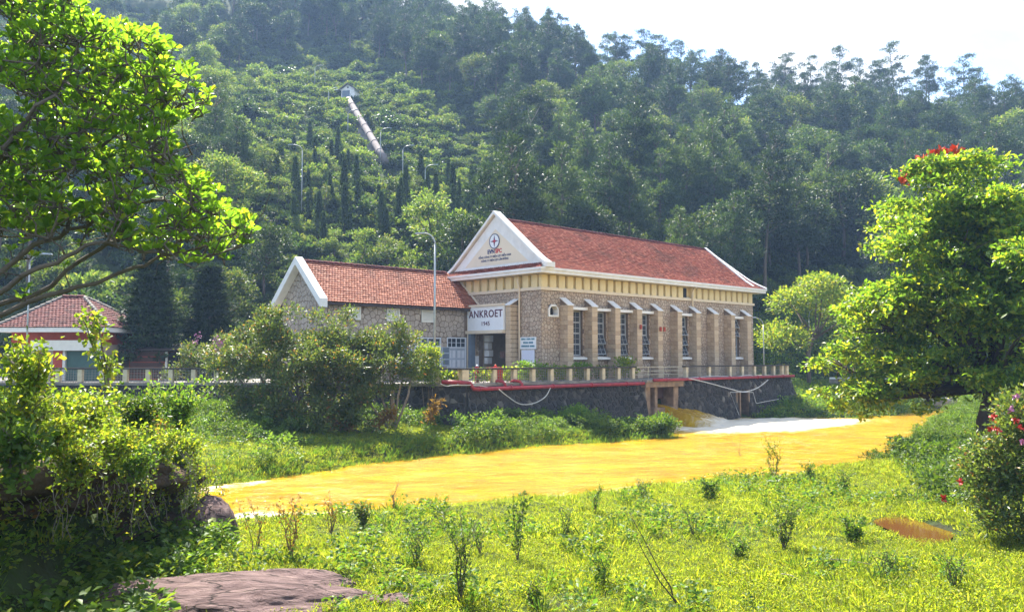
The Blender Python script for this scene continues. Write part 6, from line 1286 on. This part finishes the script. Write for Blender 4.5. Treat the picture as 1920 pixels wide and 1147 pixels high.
# plants along the top of the left cliff
for i, (px, py, Y, top, n, w, leaf, per, mat, lab) in enumerate((
    (45, 800, 12.5, 650, 9, 40, .10, 44, 'lf_yellow', 'leafy yellow green bush at the far left edge'),
    (30, 900, 11.5, 800, 7, 50, .12, 34, 'lf_weed', 'broad leafed dark green plant at the left edge of the cliff'),
    (165, 800, 14.5, 745, 9, 60, .09, 48, 'lf_yellow', 'yellow green leafy bush on the cliff, second from left'),
    (265, 810, 17, 740, 9, 50, .095, 48, 'lf_weed', 'glossy green leafy bush on the cliff before the left wall'),
    (335, 800, 20, 735, 8, 40, .10, 46, 'lf_weed', 'green leafy bush at the right end of the cliff top'),
    (210, 870, 15, 805, 9, 60, .085, 46, 'lf_yellow', 'low yellow green plant on the lip of the cliff'),
    (95, 850, 13, 775, 8, 50, .085, 46, 'lf_yellow', 'sunlit yellow plant on the cliff near the left edge'),
    (140, 905, 13.2, 830, 9, 55, .085, 46, 'lf_yellow', 'yellow green plant spilling over the dark cliff hollow'),
    (250, 895, 15.8, 835, 9, 50, .085, 46, 'lf_weed', 'fresh green plant on the cliff edge above the ferns'),
    (40, 860, 12, 740, 10, 60, .09, 44, 'lf_yellow', 'dense sunlit bush at the left edge above the cliff'),
    (120, 830, 14, 740, 10, 60, .09, 44, 'lf_yellow', 'dense yellow green bush on the cliff right of the edge bush'),
    (340, 880, 20.5, 815, 9, 40, .09, 46, 'lf_yellow', 'bright plant on the cliff end before the river'),
    (300, 870, 18.5, 805, 7, 36, .085, 46, 'lf_yellow', 'yellow plant at the tip of the cliff above the boulder'))):
    bx_, by_ = at(px, py, Y)[0], Y; b = (bx_, by_, min(float(at(px, py, Y)[2]), 0.6)); gz_ = float(ground(bx_, by_)); b = (bx_, by_, gz_ if gz_ > -2.2 else b[2]); sapling('leafy_bush', b, fan(px, py, top, Y, n + 10, w * 1.35, r3), lab, mat, leaf, per * 1.5, 760 + i, 'bush', r=.012, t0=.0, spread=.11)
b = (at(215, 740, 21)[0], 21., float(ground(at(215, 740, 21)[0], 21.))); sapling('young_tree', b, [[(195, 690, 21), (170, 640, 21), (152, 590, 21)], [(198, 680, 21), (185, 620, 21), (172, 585, 21)], [(200, 700, 21), (215, 670, 21)]], 'young tree with drooping leaves rising in front of the small house', 'lf_yellow', .17, 42, 780, 'young tree', r=.03, spread=.09, hang=.6)
b = (at(300, 850, 23.2)[0], 23.2, float(ground(at(300, 850, 23.2)[0], 23.2))); sapling('young_tree', b, [[(300, 780, 23), (320, 740, 23), (390, 715, 23)], [(310, 760, 23), (285, 720, 23)], [(300, 790, 23), (340, 760, 23), (400, 735, 23)]], 'spreading young tree with long bare limbs above the cliff tip', 'lf_weed', .13, 34, 781, 'young tree', r=.03, spread=.1)
# ------------------------------------------------------------------ foreground tree reaching in from the left
rs = RS(200); mb = MB(); tb = np.array([-10.6, 12.6, -.5]); T = empty('foreground_tree', tb, 0, 'large foreground tree with backlit paddle leaves reaching in from the left', 'tree')
rel = lambda x, y, Y: at(x, y, Y) - tb
trunk_top = np.array([.3, .2, 2.3]); mb.tube([(0, 0, -.4), (.1, .05, 1.0), trunk_top], [.26, .22, .18], 9)
limbs = [[(-60, 610, 12.2), (90, 555, 12.2), (200, 520, 12.4), (300, 485, 12.6), (400, 455, 12.8), (455, 430, 13)], [(-80, 590, 12.6), (60, 555, 12.8), (180, 470, 12.8), (260, 430, 12.6), (360, 410, 12.6), (440, 400, 12.8)],
         [(-60, 560, 12), (60, 460, 12), (160, 420, 12), (260, 350, 12.2), (360, 290, 12.4)], [(-90, 500, 12.8), (0, 420, 12.8), (100, 340, 12.8), (220, 250, 12.6), (330, 200, 12.4), (380, 185, 12.4)],
         [(-90, 480, 11.6), (-20, 300, 11.6), (80, 190, 11.8), (190, 110, 12), (290, 120, 12.2)], [(-100, 450, 12.4), (-60, 200, 12.4), (30, 90, 12.4), (110, 30, 12.4), (160, -20, 12.4)], [(-60, 400, 11.4), (30, 250, 11.2), (120, 150, 11.2), (160, 60, 11.4)], [(-60, 590, 11.6), (40, 520, 11.4), (120, 480, 11.4), (200, 455, 11.4), (290, 470, 11.6), (380, 480, 11.8)]]
nodes = []
for li in limbs:
    pts = [trunk_top] + [rel(*p) for p in li]; fine = []
    for a, b in zip(pts[:-1], pts[1:]):
        for t in np.linspace(0, 1, 5)[:-1]: fine.append(a + (b - a) * t + rs.normal(size=3) * .025)
    fine.append(pts[-1]); mb.tube(fine, list(np.linspace(.05, .010, len(fine))), 7); nodes += fine[4:]
nodes = np.array(nodes)
CROWN = np.array([(-120, -60), (120, -40), (170, 30), (290, 60), (345, 110), (395, 175), (385, 215), (310, 240), (345, 300), (440, 385), (478, 412), (474, 445), (430, 490), (330, 500), (230, 470), (150, 400), (80, 440), (-10, 430), (-120, 420)], float)
ends = []
tries = 0
while len(ends) < 1800 and tries < 40000:
    tries += 1; x = rs.uniform(-110, 480); y = rs.uniform(-55, 505)
    if not inpoly(x, y, CROWN): continue
    g = vnoise(x, y, 75, 4)
    if (g < .34 or y > 450) and rs.uniform() < .7: continue
    ends.append(rel(x, y, rs.uniform(11, 13.8)))
for (x, y) in ((20, 470), (60, 480), (45, 455), (150, 460), (165, 440), (310, 470), (330, 475), (50, 545), (40, 560), (290, 460), (400, 475), (20, 500), (75, 440), (170, 335), (120, 500)): ends.append(rel(x, y, 12.2))
ends = np.array(ends); LP = []; LD = []; LN = []; LL = []
twig = MB()
for e in ends:
    dd_ = np.linalg.norm(nodes - e, axis=1) + .4 * np.maximum(0, nodes[:, 2] - e[2]); j = dd_.argmin(); s = nodes[j]; m1 = s * .6 + e * .4 + np.array([0, 0, -.06]) + rs.normal(size=3) * .04; m2 = s * .25 + e * .75 + np.array([0, 0, -.07]) + rs.normal(size=3) * .03
    twig.tube([s, m1, m2, e], [.016, .012, .009, .007], 5, False)
    if rs.uniform() < .5: nodes = np.vstack([nodes, m1, m2])
    for q in range(rs.randint(6, 10)):
        a = q * 2.4 + rs.uniform(0, .5); el = rs.uniform(.15, 1.1); LP.append(e + [0, 0, rs.uniform(-.02, .02)]); LD.append([math.cos(a) * math.cos(el), math.sin(a) * math.cos(el), math.sin(el)]); LN.append(rand_dirs(rs, 1, 1.6)[0]); LL.append(rs.uniform(.09, .175))
for k in range(190):                                         # leafless twigs under the canopy
    s = nodes[rs.randint(len(nodes))]; dq = rand_dirs(rs, 1, .25)[0] * rs.uniform(.25, .7); twig.tube([s, s + dq * .5 + rs.normal(size=3) * .04, s + dq + rs.normal(size=3) * .05], [.009, .006, .003], 4, False)
LP = np.array(LP); LD = np.array(LD); LN = np.array(LN); LL = np.array(LL)
tr_ = mb.build('trunk', M['bark'], T, True); twig.build('twig', M['bark'], T, True)
wpos = LP + tb; vis = proj(wpos[0])
pxl = np.array([proj(p) for p in wpos]); inside = (pxl[:, 0] > 4) & (pxl[:, 0] < 480) & (pxl[:, 1] > 4); score = np.where(inside, LL / wpos[:, 1], 0); order = np.argsort(-score); big = order[:300]; rest = order[300:]
f_ = link('foliage', leaf_mesh('foliage', LP[rest], LD[rest], LN[rest], LL[rest], LL[rest] * .24, 'obovate', M['lf_front']), T); f_['kind'] = 'stuff'
lv = leaf_mesh('leaf', [(0, 0, 0)], [(0, 1, 0)], [(0, 0, 1)], .13, .13 * .25, 'obovate', M['lf_front'])
for i in big:
    q = link('leaf', lv, T); y = Vector(LD[i]).normalized(); x = y.cross(Vector(LN[i])).normalized(); z = x.cross(y); mt = Matrix((x, y, z)).transposed().to_4x4(); q.matrix_local = Matrix.Translation(Vector(LP[i])) @ mt @ Matrix.Scale(LL[i] / .13, 4)
# ------------------------------------------------------------------ haze in the valley air
def haze_mat():
    m, t, out = nmat('haze_air'); v = t.nodes.new('ShaderNodeVolumePrincipled'); v.inputs['Color'].default_value = (.40, .62, 1, 1); v.inputs['Density'].default_value = .0004; v.inputs['Anisotropy'].default_value = .2
    t.links.new(v.outputs[0], out.inputs['Volume']); return m
hz = MB().box(-3000, 3000, -2000, 3200, -12, 128).build('haze', haze_mat()); tag(hz, 'thin blue haze hanging in the valley air', 'haze', kind='stuff')
